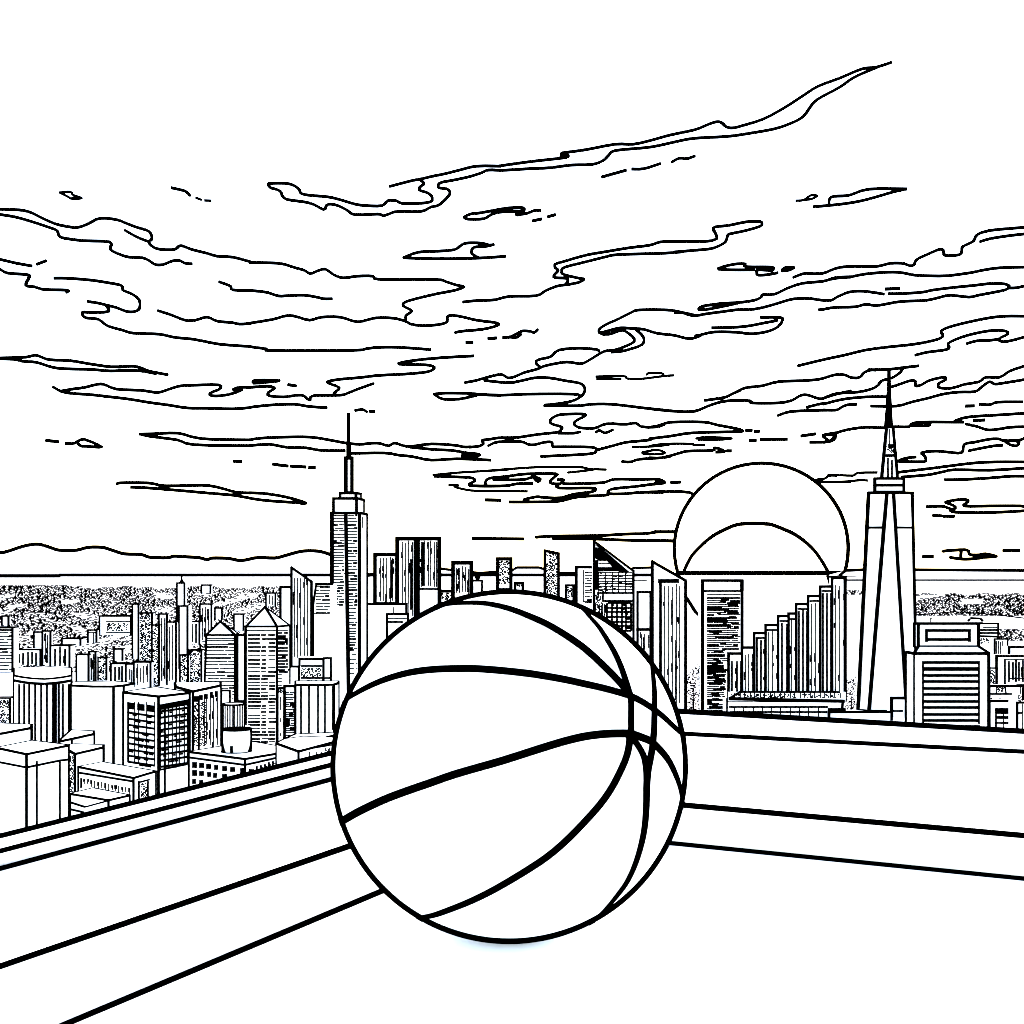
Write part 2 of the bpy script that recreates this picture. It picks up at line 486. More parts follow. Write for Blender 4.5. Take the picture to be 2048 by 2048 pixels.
# ---------------------------------------------------------------- clouds, a high level sheet of streaks
Z = {'A': (0, 350, 3.864), 'B': (500, 300, 3.864), 'C': (0, 700, 3.864), 'D': (500, 620, 3.864), 'E': (900, 400, 3.864),
     'F': (1100, 100, 2.76), 'G': (1350, 400, 4.83), 'H': (1648, 400, 4.83), 'I': (1648, 750, 4.83), 'J': (1300, 780, 4.83),
     'K': (940, 740, 4.83), 'U': (0, 0, 0.9434)}
CLOUDS = [
["B 1085,280 1180,255 1260,235 1330,222 1400,205 1500,185 1620,155 1750,125 1932,125",
 "U 943,313 1000,305 1062,298 1072,295","U 1062,292 1072,294","F 60,590 65,570 90,565 200,550 360,520 460,520 560,498 660,470 800,440 870,412 915,397 945,400 975,425 1010,430 1060,418 1180,380 1300,315 1400,250 1480,200 1600,155 1720,105 1800,95 1880,70",
 "F 1800,98 1680,150 1600,205 1480,270 1440,310 1400,365 1340,400 1240,435 1100,460 980,477 800,487 700,505 560,535 400,550 345,560 320,585 290,612 230,632 120,635 0,650 -110,655 -190,660 -276,665",
 "B 1932,158 1840,155 1780,180 1680,210 1560,235 1480,250 1455,270 1460,292 1520,300 1545,325 1530,360 1460,425 1400,440 1320,475 1140,475 1080,492 1030,508 990,495 810,500 750,465 680,430 620,418 590,430 580,455 555,455 500,425 440,405 350,392 280,380 250,355 235,320 190,300 160,292 140,262 180,257 280,258 340,275 380,305 395,335 460,350 600,362 700,385 810,418 900,430 1020,430 1065,392 1130,392 1175,412 1310,412 1400,398 1405,360 1370,330 1310,310 1315,285 1345,260 1320,235"],
["F 290,700 415,665","F 455,657 520,655 605,628","F 675,617 715,597 755,600 795,587"],
["A 465,135 545,130 565,155 630,178 560,185 520,165 465,138","A 560,180 625,178"],
["A 1330,100 1410,118 1440,130 1465,155"],["A 1520,178 1552,190","A 1585,197 1628,199"],
["E 110,130 160,108 230,100 330,82 450,62 565,60 570,85 550,110 515,115 515,98","E 110,135 140,148 260,145 320,112 400,92 560,88","E 540,112 600,102 650,82 698,80","E 645,160 700,148","E 762,128 808,115"],
["F 1360,832 1400,828 1440,802 1475,805 1445,822 1400,828"],["F 1455,865 1540,858 1650,845 1750,825 1900,782 1965,768","F 1540,858 1542,825 1565,808 1650,802 1760,768 1965,767"],
["E 1700,320 1620,325 1540,350 1380,370 1200,400 1080,420 980,445 880,475 815,495 812,520 835,545 805,580 810,600 900,605 910,625 895,650","E 1680,320 1932,320",
 "G 0,400 290,400 390,380 405,360 385,310 370,285 390,260 520,245 640,220 720,208 820,208 840,225 830,250 740,280 640,305 540,325 510,340 490,400 440,435 350,470 200,485 0,502",
 "E 1800,400 1640,412 1300,422 1200,440 1040,480 900,515 865,535 865,565 900,582 1000,605 1035,612 1000,635 920,652 830,665 740,700 665,740 460,745 340,772 200,778 105,788"],
["B 1190,830 1300,790 1450,782 1580,770 1640,730 1690,718 1790,720 1850,735 1885,730 1820,745 1740,750 1715,770 1715,800 1760,828","B 1190,833 1400,840 1700,838 1932,825 1970,822"],
["A -60,262 0,265 150,270 240,290 330,335 430,378 520,398 600,405 680,378 770,335 900,345 980,375 1060,405 1150,435 1175,490 1150,520 1190,560 1250,575 1350,575 1395,545 1480,575 1600,605 1680,628 1800,635 1932,670",
 "B 0,870 150,872 250,880 350,910 420,930 465,955 520,935 570,920 600,930 650,965 720,988 830,975 950,975 1000,1000 1430,1000 1520,1020 1600,1045 1655,1058 1580,1085 1450,1110 1300,1145 1200,1175 1185,1205 1250,1243 1205,1280 1205,1320",
 "A 970,430 1060,480 1140,512","A -60,290 0,305 120,325 260,365 380,405 440,430 460,475 520,492 650,508 850,518 853,575 930,615 1000,635 1100,640 1150,660 1200,692 1260,692 1330,665 1385,660 1430,682 1480,686"],
["A -60,640 0,652 120,680 240,702","A 290,688 350,665"],
["A -60,700 0,728 60,758 210,770 225,790 200,840 210,858 270,865 340,885 520,890 518,905"],
["A 425,797 520,798 700,812 850,835 940,855 950,890 1020,920 1075,965 1078,1030 1040,1055 980,1055 900,1025 820,1005 760,990 680,978",
 "A 820,1010 838,1055 700,1062 640,1060 640,1085 670,1105 760,1115 830,1165 950,1200 1030,1222 1230,1230 1350,1255 1500,1270 1700,1308 1932,1325","B 0,1520 130,1538 170,1550 800,1548 900,1535 1000,1525 1150,1525 1390,1542"],
["A 1700,828 1780,858 1800,888 1932,892","B 0,1085 130,1100 220,1128 300,1125 420,1122 520,1138 570,1150 630,1150"],
["A 1225,1050 1320,1080 1430,1122 1510,1122 1600,1098 1680,1130 1790,1140 1850,1152 1932,1148","B 0,1338 180,1308 270,1283 340,1283 460,1315 550,1292 700,1292 830,1328 970,1298 1110,1300 1205,1325 1250,1348 1360,1358 1480,1345 1525,1325 1530,1283 1610,1283 1750,1315 1900,1335 1915,1355 1800,1385 1640,1400 1590,1410"],
["B 1672,1487 1720,1487"],["B 1845,1457 1898,1453"],["E 412,1062 460,1060 520,1030 560,1012 620,1015 650,1025 675,1003","E 460,1058 510,1065 545,1040"],
["C -60,62 0,62 200,55 265,40 310,50 380,75 540,82 680,105 860,130 1020,125 1090,138 1160,165 1290,190","C -60,66 0,68 110,72 180,88 280,95 400,132 500,145 700,150 850,162 960,158 1090,162 1200,182"],
["C 415,288 470,318 550,335 700,345 850,362 1000,380 1150,405 1300,425 1450,448 1600,450 1800,455 1932,445","D 0,752 150,735 340,728 450,745 590,755",
 "C 470,318 560,302 650,290 740,268 800,265 900,302 1090,312 1180,325 1240,325 1380,280 1500,272 1690,270 1700,300 1640,325 1620,345 1650,355 1720,352 1800,335 1865,310 1850,295 1800,305 1850,288 1932,290",
 "D 0,598 80,592 150,590 190,605 145,635 145,662 260,672 350,660 410,660 440,685 465,695 490,662 700,658 760,640 850,605 950,570"],
["D 22,555 50,542 230,545 130,558 30,565"],["D 300,578 350,585"],
["D 1725,355 1540,365 1350,380 1200,400 1150,418 1320,422 1400,430 1425,450 1370,478 1200,495 1000,505 850,522 700,535 610,550 605,565 690,600 650,640"],
["D 1425,650 1510,642 1700,645 1800,655 1932,660","E 150,1500 400,1508 600,1500 950,1500 1010,1515","D 1430,655 1490,688 1620,688 1750,660",
 "E 120,1410 200,1395 270,1375 370,1350 410,1352 450,1375 500,1365 570,1335 680,1305 740,1280 900,1252 1010,1265 1080,1235 1190,1170 1270,1160 1380,1120 1425,1090 1410,1055 1350,1012 1310,1010 1240,1035 1170,1035 1150,1005 1200,965 1300,920 1400,870 1460,850 1680,850 1800,870 1900,892",
 "E 690,1285 665,1260 680,1235 780,1210 840,1160 1000,1145 1130,1155 1150,1165",
 "E 270,1395 450,1412 560,1395 650,1375 770,1375 900,1398 1000,1415 1035,1440 1040,1480 1010,1520 940,1555 830,1575 725,1588 980,1590 1100,1578 1240,1578 1400,1595 1600,1620 1700,1630",
 "E 1170,1025 1260,1000 1320,988 1400,992 1500,1000 1600,1030 1730,1045 1820,1068 1880,1068 1932,1050","E 1440,1005 1480,1040 1500,1080 1480,1120 1400,1150 1320,1170 1250,1175",
 "G 0,1085 75,1090 130,1108 200,1118 300,1100 450,1080 600,1060 760,1055 900,1025 1050,980 1150,955 1300,952 1420,968 1510,968 1570,935 1680,890 1800,880 1932,895 2010,908",
 "G 200,1312 240,1305 380,1275 600,1278 720,1292 850,1280 950,1250 1010,1210 1035,1165 1020,1135 830,1135","G 360,1235 560,1230 700,1218 850,1190 980,1165"],
["E 1130,1365 1340,1360 1370,1380 1480,1382 1640,1362 1725,1355","E 1135,1385 1320,1385","E 1520,1348 1540,1338 1635,1338 1650,1358"],
["G 420,660 480,640 590,618 680,618 685,645 925,648 950,665 930,680 800,675 790,700 800,725 890,722 985,705","G 425,668 540,675 760,675"],["G 1035,680 1060,655 1150,650 1110,675 1040,685"],
["G 1150,745 1200,725 1260,710 1420,710 1540,665 1640,645 1800,640 1932,643","H 380,643 520,640 640,612 760,612 830,635 870,625 895,575 1000,525 1110,478 1150,485 1170,535 1300,530 1330,500 1340,450 1440,400 1480,335 1600,295 1800,275 1932,265 2000,262","H 1515,400 1600,375 1750,350 1932,328 2000,322"],
["G 230,1050 270,1025 450,1000 620,990 760,970 830,940 850,912 960,910 1080,855 1230,805 1430,785 1550,750 1700,742","H 250,745 400,715 620,697 750,702 870,725 1000,732 1180,732 1400,705 1550,675 1700,655 1932,648 2000,648","H 0,783 120,755 250,745","G 235,1060 300,1058 450,1030 600,998"],
["H 630,905 720,905 940,892 1050,870 1250,845 1450,825 1600,808 1740,810 1790,835 1760,865 1650,890 1500,918 1400,938 1220,920 1100,945 980,970 750,980 600,1005 500,1020 400,1008 300,1032 100,1038 0,1055 -46,1060","H 1790,850 1860,848 1932,832 2000,825"],["H 600,860 725,855"],
["H 0,1540 200,1498 400,1450 620,1420 800,1402 950,1380 1100,1345 1150,1310 1130,1270 1200,1230 1400,1178 1600,1138 1750,1122 1932,1122 2000,1122","G 1195,1600 1400,1550 1500,1528"],
["H 890,1497 1000,1470 1200,1440 1200,1385 1330,1325 1500,1280 1640,1260 1750,1265 1775,1295 1690,1340 1720,1368 1800,1360 1932,1325 2000,1310","H 1385,1385 1480,1360 1600,1355 1690,1345"],
["G 420,1918 500,1900 580,1860 680,1815 840,1795 1000,1755 1240,1745 1400,1730 1540,1690 1640,1690 1700,1715 1780,1715 1830,1665 1890,1643 1932,1643","H 430,1640 630,1635 760,1620 905,1603","H 760,1625 740,1660 690,1700 640,1725 560,1745 520,1790 460,1825 330,1855 120,1870 0,1912","J 535,100 620,88 720,72 800,35 870,5"],
["J 0,180 100,190 280,208 400,208 480,190 600,140 750,105 970,105 980,125 1240,125 1370,100 1450,55 1520,48 1640,85 1720,65 1800,40 1932,10","E 1700,1630 1860,1637 1932,1620"],
["I 650,115 730,90 820,58 880,58 885,105 940,95 1000,60 1080,35 1170,22 1170,50 1110,80 1110,120 1200,130 1280,115 1360,90 1500,65 1560,22 1680,25 1740,0","H 1740,1690 1800,1650 1932,1605 2000,1580","I 460,300 700,300 850,260 1000,225 1150,185 1300,165 1460,160 1530,110 1600,65 1650,88 1750,75 1932,45 2000,35"],
["I 0,280 180,235 400,212 600,210","J 1520,165 1620,140 1680,128"],["I 0,338 120,338 180,305 240,285 305,285","J 1240,245 1350,210 1550,198 1700,195"],
["I 0,650 60,635 100,600 110,565 220,530 400,505 600,510 680,500 820,500 850,470 950,455 1250,455 1340,455","I 850,490 1010,490 1020,465","I 1270,440 1400,405 1700,385 1932,370 2000,366","J 1550,505 1700,502 1770,485 1790,440 1700,430 1670,445 1720,485","J 1700,430 1810,412"],
["J 1470,443 1590,425"],["J 968,487 1020,487"],["J 1070,478 1320,475"],["J 930,390 980,390"],["J 1012,400 1050,400"],
["I 1375,300 1445,298"],["I 1510,285 1610,285 1680,262 1910,260"],["I 1445,440 1550,435"],["I 1375,475 1480,498 1570,528 1650,528 1800,505 1932,500 2000,498"],
["I 720,828 780,805 878,793","I 730,835 950,838 985,820 970,780 945,750 1080,735 1200,745 1330,750 1355,670 1450,650 1600,620 1690,618 1740,635 1890,628 1932,610 1990,590","I 1750,640 1790,670 1860,685 1885,650 1860,640"],["I 1405,730 1480,715 1640,685 1720,680"],
["I 700,942 880,920 1050,900 1200,880 1450,850 1650,840 1932,840 2000,840","I 760,985 1000,965 1150,935 1270,915 1600,920 1932,900 2000,898"],["I 1170,1012 1330,1010 1600,995 1800,978 1932,978 2000,978"],
["I 40,970 110,965 280,972 330,945 545,942","J 1600,872 1630,860 1690,855 1730,828 1800,828"],["I 40,1032 200,1030 370,1015 460,1028","J 1630,888 1932,888"],
["I 995,1270 1140,1268 1200,1285 1240,1300","I 1225,1310 1270,1285 1240,1255 1175,1228 1290,1205 1380,1205 1390,1225 1355,1265 1600,1265 1900,1265 1932,1275 2000,1280","I 1220,1310 1270,1325 1500,1330 1770,1322 1932,1312 2000,1308"],["I 1060,1357 1128,1360"],["I 1162,1365 1250,1365"],
["I 960,1753 1048,1753"],["I 1150,1702 1220,1695 1350,1688 1395,1700 1410,1735 1500,1738 1560,1728 1665,1752 1560,1760 1450,1775 1330,1778 1220,1762","I 1325,1700 1320,1760"],["I 1738,1695 1880,1695"],
["K 150,975 400,955 680,938 1050,938 1150,955 1310,962","K 950,990 1100,975 1200,960","D 1420,1275 1550,1262 1680,1252 1932,1238 2000,1232"],
["D 1430,1285 1650,1292 1720,1300 1740,1320 1700,1340 1715,1358 1932,1360"],["D 1540,1352 1610,1355 1580,1365 1650,1385 1750,1398 1932,1400","K 280,1170 550,1172","K 60,1168 280,1170"],
["K 155,1115 150,1080 190,1045 340,1030 480,1010 600,1002 830,1002 820,1030 780,1065 775,1090 820,1100 870,1100","K 230,1060 320,1062 520,1058 600,1035 650,1040 680,1055 655,1080 620,1045","K 0,1118 150,1122 350,1118 450,1100 600,1095"],["K 155,1255 290,1258"],
["K 850,1060 905,1062 900,1098 1150,1095 1300,1085 1400,1055 1650,1058 1820,1055 1880,1090 1750,1105 1600,1125 1400,1145 1340,1165 1345,1195 1500,1195 1650,1182 1860,1182","J 0,985 250,980 380,990 405,1000","K 385,1275 560,1275 800,1272 900,1260 1050,1225 1300,1210 1345,1200",
 "K 525,1250 640,1225 720,1232 870,1235 1000,1200 1170,1178 1210,1160 1180,1140 860,1140 855,1105","K 1810,1060 1850,1075 1790,1090"],["J 208,893 285,890"],
["K 0,745 90,735 130,710 115,680 200,668 280,655 450,652 600,630 720,615 850,600 880,575 885,550 790,520 775,490 800,460 880,430 1090,425 1110,445 1040,480 1005,515 1030,545 1080,560 1200,562 1320,520 1500,525 1600,512 1660,548 1800,550 1870,530",
 "J 130,328 220,310 520,310 650,338 780,362 880,385 880,402 720,405 400,415 200,445 0,470","J -10,360 60,350 130,328","K 1740,675 1650,685 1500,700 1350,740 1225,775 1205,800 1100,815 900,825 690,835","K 1225,770 1170,745 850,742 800,740 790,698 720,698 620,722 560,718 490,692 270,695 180,730","K 860,610 1000,610 1055,600",
 "C 1085,650 1180,648 1370,642 1500,675 1640,690 1932,695","D 0,1002 90,990 270,982 460,982 590,1000 740,1028 850,1038 930,1030 1000,1030 1070,1050 1120,1028 1220,1055 1400,1035 1580,1045 1650,1058 1700,1058"],
["K 1220,600 1250,582 1290,605 1320,605 1375,580"],
["D 1240,1060 1420,1078 1560,1085 1680,1105 1770,1115 1750,1130 1640,1125"],["C 1100,655 1180,670 1370,695 1500,732 1932,740","D 0,1048 150,1038 290,1062 430,1065 550,1085 730,1087"],["D 780,1108 1040,1105 1150,1122 1250,1132 1400,1160 1600,1150 1855,1160"],
["C 362,700 445,708"],["C 512,722 570,722 620,695 665,695 785,748 680,745 620,740 600,715"],
["C 1812,860 1860,863"],["D 183,1193 285,1205"],["D 320,1207 425,1213"],["D 458,1218 500,1218"],
["C 905,1032 950,1026 1150,1028 1280,1050 1560,1045 1680,1060 1820,1098 1932,1105","D 0,1413 130,1420 300,1450 430,1490 400,1497","C 1015,1060 1130,1065 1380,1085 1600,1105 1800,1122 1932,1145","D 0,1455 120,1472 300,1485 430,1492"],
["D 818,775 870,770 900,785"],["D 930,783 955,785"],
["K 30,1627 320,1630 510,1632"],["K 640,1615 800,1605 1230,1600 1500,1585 1700,1580 1800,1565 1932,1562","J 50,1370 235,1370","K 800,1630 1200,1632 1540,1645 1932,1650","J 0,1452 215,1458"],
["J 450,468 530,455 690,460 790,468 640,482 470,480"],["J 0,540 150,520 400,520 420,532 525,530","K 1570,742 1730,740 1860,730 1932,718"],["K 1665,795 1800,772 1880,795 1850,812 1690,812 1665,798"],
["J 0,655 110,655 250,620 370,590 600,585 620,560 680,570 720,595 640,600","K 1475,885 1550,888 1640,862 1850,848 1932,835"],["J 748,588 780,588"],
]
CLOUD_H = 1500.0
for strokes in CLOUDS:
    mb = MB()
    ally = [q[1] for s_ in strokes for q in zz(Z[s_[0]], [tuple(float(v) for v in t.split(',')) for t in s_.split()[1:]])]
    slim = len(strokes) > 1 and max(ally) - min(ally) < 16
    for s_ in strokes:
        tok = s_.split()
        pts = zz(Z[tok[0]], [tuple(float(q) for q in t.split(',')) for t in tok[1:]])
        P3 = []
        for x, y in smooth(pts, 3):
            y = min(y, 1140)
            P3.append(on_z(x, y, EYE + CLOUD_H))
        ys = [q[1] for q in pts]
        w = 5.0 if len(tok) > 3 else 5.4
        if (len(tok) > 6 and max(ys) - min(ys) < 12 and abs(pts[0][0] - pts[-1][0]) < 40) or slim: w = 3.7      # slim little wisps are drawn finer
        mb.tube(P3, [(w + GROW_SKY - .4) * .5 * p.y / F for p in P3], 1)
    structure(mb.build('cloud'))
# ---------------------------------------------------------------- far woods and low roofs that read as one speckled mass
def woods(regions, name='forest'):
    mb = MB()
    for x0, x1, ytop, ybot, p in regions:
        y = 2 * round(ybot / 2)
        while y > ytop(0) - 14:
            Y = EYE * F / (y - HOR)
            if Y > 21500: break
            x = 2 * round(x0 / 2)
            while x < x1:
                pr = p(x, y)
                if y > ytop(x) and random.random() < pr:
                    n = random.choice((1, 1, 2, 2, 3, 4))
                    a, b = at(x, y, Y), at(x + 2 * n, y, Y)
                    h = 2.0 / F * Y
                    mb.box((a.x, Y, 0), (b.x, Y + h * random.uniform(1, 3), h), 1)
                    x += 2 * n
                x += 2
            y -= 2
    return structure(mb.build(name), 'stuff')

def n2(x, y, s):
    return math.sin(x / s + 1.7 * math.sin(y / s * 2.3)) * math.sin(y / s * 3.1 + 1.3 * math.sin(x / s * .7))

top_l = lambda x: 1169 + 4 * (x > 110) + 3 * (x > 160) + 2.0 * math.sin(x / 23.0) + 1.5 * math.sin(x / 7.0)
def p_left(x, y):
    d = .60 - .14 * (y > 1226) - .16 * (y > 1275)
    v = n2(x, y, 26)
    if v > .6 and y > 1186: d = .06
    if top_l(x) + 4 > y: d = .85
    return d
woods([(-60, 560, top_l, 1345, p_left)])
top_r = lambda x: 1189 + 2 * math.sin(x / 9.0)
def p_right(x, y):
    lo = 1211 - (x - 1830) * .15
    if y < lo - 10 and x < 1915: return .8 if y < 1192 else .03
    if 1920 < x < 1968 and 1198 < y < 1210: return .0
    return .58
woods([(1830, 2140, top_r, 1231, p_right)])
woods([(1992, 2140, lambda x: 1259, 1282, lambda x, y: .5)])
woods([(1694, 1731, lambda x: 1180, 1190, lambda x, y: .6)])

# ---------------------------------------------------------------- the distant left-hand town, block by block
def small(name, label, x0, x1, yt, yb, style, w=3, Y=None, **k):
    Y = Y or EYE * F / (yb - HOR)
    b = Box(name, None, x0, x1, yt, Y, d=(x1 - x0) * .8 * Y / F)
    b.root['label'] = None
    mb = MB(); a, c = b.a, b.b
    bpy.data.objects.remove(b.root)
    mb.box((a.x, Y, 0), (c.x, Y + b.d, a.z), 0)
    for s_, e_ in (((a.x, Y, 0), (a.x, Y, a.z)), ((c.x, Y, 0), (c.x, Y, a.z)), ((a.x, Y, a.z), (c.x, Y, a.z))):
        mb.edge(s_, e_, w)
    if k.get('back', True):
        mb.edge((a.x, Y, a.z), (a.x, Y + b.d, a.z), w * .6); mb.edge((c.x, Y, a.z), (c.x, Y + b.d, a.z), w * .6)
        mb.edge((a.x, Y + b.d, a.z), (c.x, Y + b.d, a.z), w * .6)
    m = Marks(mb, b.pl)
    if style == 'v':
        n = max(2, int((x1 - x0) / 7)); xs = R(n + 2, x0, x1)[1:-1]
        m.vl([x + random.uniform(-1, 1) for x in xs], yt + 3, yb, 2.3, 10)
    elif style == 'V':
        n = max(2, int((x1 - x0) / 10)); xs = R(n + 2, x0, x1)[1:-1]
        m.vl(xs, yt + 3, yb, 4.2, 6)
    elif style == 's': m.stip(x0 + 2, yt + 2, x1 - 2, yb, .36)
    elif style == 'h': m.dash(x0 + 2, x1 - 2, yt + 5, yb, 6.5, 2.2)
    elif style == 'c':
        m.hl(x0, x1, [yt + 6], 2.2); m.vl([x0 + (x1 - x0) * .6], yt + 6, yb, 2.2)
    elif style == 'w':
        m.rect(x0 + (x1 - x0) * .2, yt + 10, x1 - 3, yt + 13); m.stip(x0 + (x1 - x0) * .25, yt + 14, x1 - 4, yt + 30, .4); m.line(x0 + (x1 - x0) * .2, yt + 32, x1, yt + 32, 2.4)
    o = mb.build(name)
    tag(o, label, 'building', 'small blocks of the distant left town')
    return o

SM = [
 ('low_building','tiny white block at the town edge beside the striped low building',4,17,1232,1252,'p'),
 ('low_building','low building of closely spaced horizontal stripes behind the ribbed round tower',-12,25,1255,1345,'h'),
 ('low_building','speckled low house half hidden behind the flat roof with a corner band',-12,20,1396,1446,'s'),
 ('tower_block','short white tower standing on the ribbed hall behind the round tower',68,85,1264,1300,'p'),
 ('tower_block','dark ribbed tower just behind the round tower, taller than its neighbours',85,101,1262,1332,'v'),
 ('ribbed_hall','wide low ribbed hall topped by a thin parapet behind the round tower',30,81,1299,1332,'V'),
 ('ribbed_hall','ribbed hall rising between the round tower and the white slab',101,139,1291,1336,'V'),
 ('low_building','long flat white roof among the far speckled trees left of the boxy block',124,161,1277,1292,'p'),
 ('low_building','small domed-looking white house on the town edge under the trees',176,193,1260,1286,'c'),
 ('boxy_block','boxy block with a dark recessed panel near its top among the trees',199,262,1232,1272,'w'),
 ('tower_block','plain white tower rising straight above the blank slab roof',153,177,1309,1363,'p'),
 ('tower_block','narrow white tower touching the plain one above the blank slab',178,191,1303,1362,'v'),
 ('speckled_block','short speckled block above the right part of the blank slab roof',196,213,1315,1361,'s'),
 ('low_building','white cube house behind the blank slab, left of the tall twin tower',228,245,1298,1322,'p'),
 ('row_block','low row with three upright piers on the blank slab skyline',222,252,1327,1366,'V'),
 ('row_block','low stepped block between the slab roof and the grid office roof',252,268,1328,1368,'v'),
 ('ribbed_block','ribbed block right behind the grid office roof corner',268,301,1324,1374,'v'),
 ('tower_block','tall slim tower with two bold edges standing over the town',265,277,1208,1318,'p'),
 ('tower_block','tall tower with speckled front and thick right edge in mid town',277,304,1226,1368,'s'),
 ('tower_block','speckled narrow tower behind the grid office, next to the spired tower',304,318,1250,1372,'s'),
 ('white_tower','white tower with a small flat top left of the spired tower',318,334,1228,1368,'v'),
 ('white_tower','slim white tower with ribbed side just left of the spired tower',334,352,1244,1370,'v'),
 ('tower_block','low speckled tower below and right of the spired tower',360,376,1310,1366,'s'),
 ('tower_block','white tower with dark window column right of the spired tower',377,399,1243,1290,'V'),
 ('tower_block','speckled block in front of the two-tone tower near the left pyramid roof',379,403,1300,1364,'s'),
 ('white_block','white block peeping above the trees behind the left pyramid roof',403,421,1170,1188,'p'),
 ('tower_block','white ribbed tower between the spired tower and left pyramid roof',400,423,1208,1284,'v'),
 ('white_block','little white block between the two pyramid roofs near the tree line',430,444,1216,1240,'p'),
 ('white_block','white box block standing between the two pyramid roofs',468,487,1228,1262,'p'),
 ('tower_block','small tower directly behind the peak of the taller pyramid roof',532,551,1186,1214,'v'),
]
for nm, lb, x0, x1, yt, yb, st in SM:
    small(nm, lb, x0, x1, yt, yb, st)

# spired tower of the left town
b = Box('spired_tower', 'slender white tower with a pointed spire touching the left horizon line', 354, 369, 1166, 2450)
b.body(w=3)
mb = MB(); Y = 2450
q0, q1 = at(354, 1166, Y), at(369, 1166, Y)
sq = lambda k, z: [Vector(((q0.x + q1.x) / 2 + k * sx, Y + 7.6 + k * sy, z)) for sx, sy in ((-1, -1), (1, -1), (1, 1), (-1, 1))]
mb.loft(sq(5.2, q0.z), sq(1.0, q0.z + 9), 1)
mb.edge(Vector((q0.x / 2 + q1.x / 2, Y + 7, q0.z)), Vector((q0.x / 2 + q1.x / 2, Y + 7, q0.z + 14)), 2.2)
mb.build('spire', b.root)
b2 = Box('x', None, 358, 375, 1212, 2300)
for k in (b2.root,): bpy.data.objects.remove(k)
mb = MB(); a, c = b2.a, b2.b
mb.box((a.x, 2300, 0), (c.x, 2330, a.z), 0)
for xx in (a.x, c.x): mb.edge((xx, 2300, 0), (xx, 2300, a.z), 3.4)
mb.edge((a.x, 2300, a.z), (c.x, 2300, a.z), 3)
mb.build('wing', b.root)

# ---------------------------------------------------------------- round ribbed tower and its neighbours (near left)
p = Prism('round_tower', 'ribbed round-fronted tower with a plain cap band, near left of the blank slab',
          [(28,1351),(44,1354),(62,1356.5),(89,1358),(112,1356),(130,1353.5),(143,1351),(143,1337),(89,1334),(28,1337)], 650, w=3)
p.body(skip=(1,2,3,4,5))
for i, xs in ((0, (37,)), (1, (48, 58)), (2, (71, 83)), (3, (94, 106)), (4, (119, 125)), (5, (139,))):
    p.marks(i, lambda m, xs=xs: m.vl(xs, 1368, 1500, 3.4), 'rib')
for i in range(6):
    def cap(m, i=i):
        xs = (28, 44, 62, 89, 112, 130, 143); ys = (1361, 1364, 1366.5, 1368, 1366, 1363.5, 1361)
        m.line(xs[i], ys[i], xs[i + 1], ys[i + 1], 5)
    p.marks(i, cap, 'cap_band')
p.marks(4, lambda m: m.rect(109, 1368, 114, 1500), 'glazing')

p = Prism('slab_building', 'blank white slab building with one vertical joint, left of the grid office',
          [(142,1371),(186,1373),(227,1373),(247,1371),(268,1367),(230,1364),(144,1365)], 620, w=4)
p.body(skip=(1, 4, 5))
p.marks(2, lambda m: m.vl([228.5], 1376, 1519, 4), 'joint')

p = Prism('step_building', 'small dark-edged stepped roof at the foot of the blank slab', [(118,1483),(143,1478),(188,1468),(187,1463),(142,1461)], 560, w=4)
p.body()
p = Prism('low_block', 'low flat block with a thick right edge above the long parapet roof', [(122,1492),(150,1508),(206,1495),(207,1491),(150,1489)], 500, w=4)
p.body()
p.marks(0, lambda m: m.stip(139, 1510, 150, 1590, .5), 'glazing')

p = Prism('flat_roof_house', 'flat-roofed house cut by the frame edge, behind the big corner block', [(-40,1475),(62,1456),(63,1450),(-40,1446)], 460, w=4.4)
p.body()

p = Prism('corner_block', 'big plain corner block with a deep attic band at the bottom left', [(-6,1496),(53,1508.5),(137,1491),(64,1482)], 400, w=4)
p.body()
p.marks(0, lambda m: (m.line(-40, 1517, 53, 1535, 4),), 'attic_band')
p.marks(1, lambda m: (m.line(53, 1535, 120, 1521, 4), m.line(120, 1521, 138, 1519, 4)), 'attic_band')
p.marks(1, lambda m: m.vl([73.5, 120.5], 1522, 1700, 4), 'joint')

p = Prism('parapet_building', 'long low building with a parapet line and a row of dark windows', [(157,1534),(267,1556),(311,1543),(205,1525)], 440, w=3.6)
p.body()
p.marks(0, lambda m: m.line(155, 1545, 267, 1563, 4), 'parapet_line')
mbw = None
for k in range(15):
    x = 160 + k * 6.9; y = 1556 + k * 1.45
    hgt = random.uniform(7, 20)
    p.marks(0, lambda m, x=x, y=y, h=hgt: (m.rect(x, y, x + random.uniform(1.8, 4.4), y + h * .6), m.rect(x + 1, y, x + 3, y + h)), 'window')
p.marks(1, lambda m: (m.line(277, 1565, 300, 1559, 3), m.vl([279, 296], 1562, 1602, 3.4), m.stip(282, 1566, 294, 1594, .3)), 'glazing')

p = Prism('wedge_roof_house', 'lowest flat-roofed house with double eaves, squeezed right above the ledge', [(141,1588),(217,1600.5),(259,1591),(186,1577)], 380, w=3.6)
p.body()
p.marks(0, lambda m: (m.line(141, 1605, 170, 1614, 4), m.line(142, 1619, 168, 1625, 4)), 'eaves')
p.marks(1, lambda m: m.line(218, 1601, 170, 1614, 3), 'eaves')

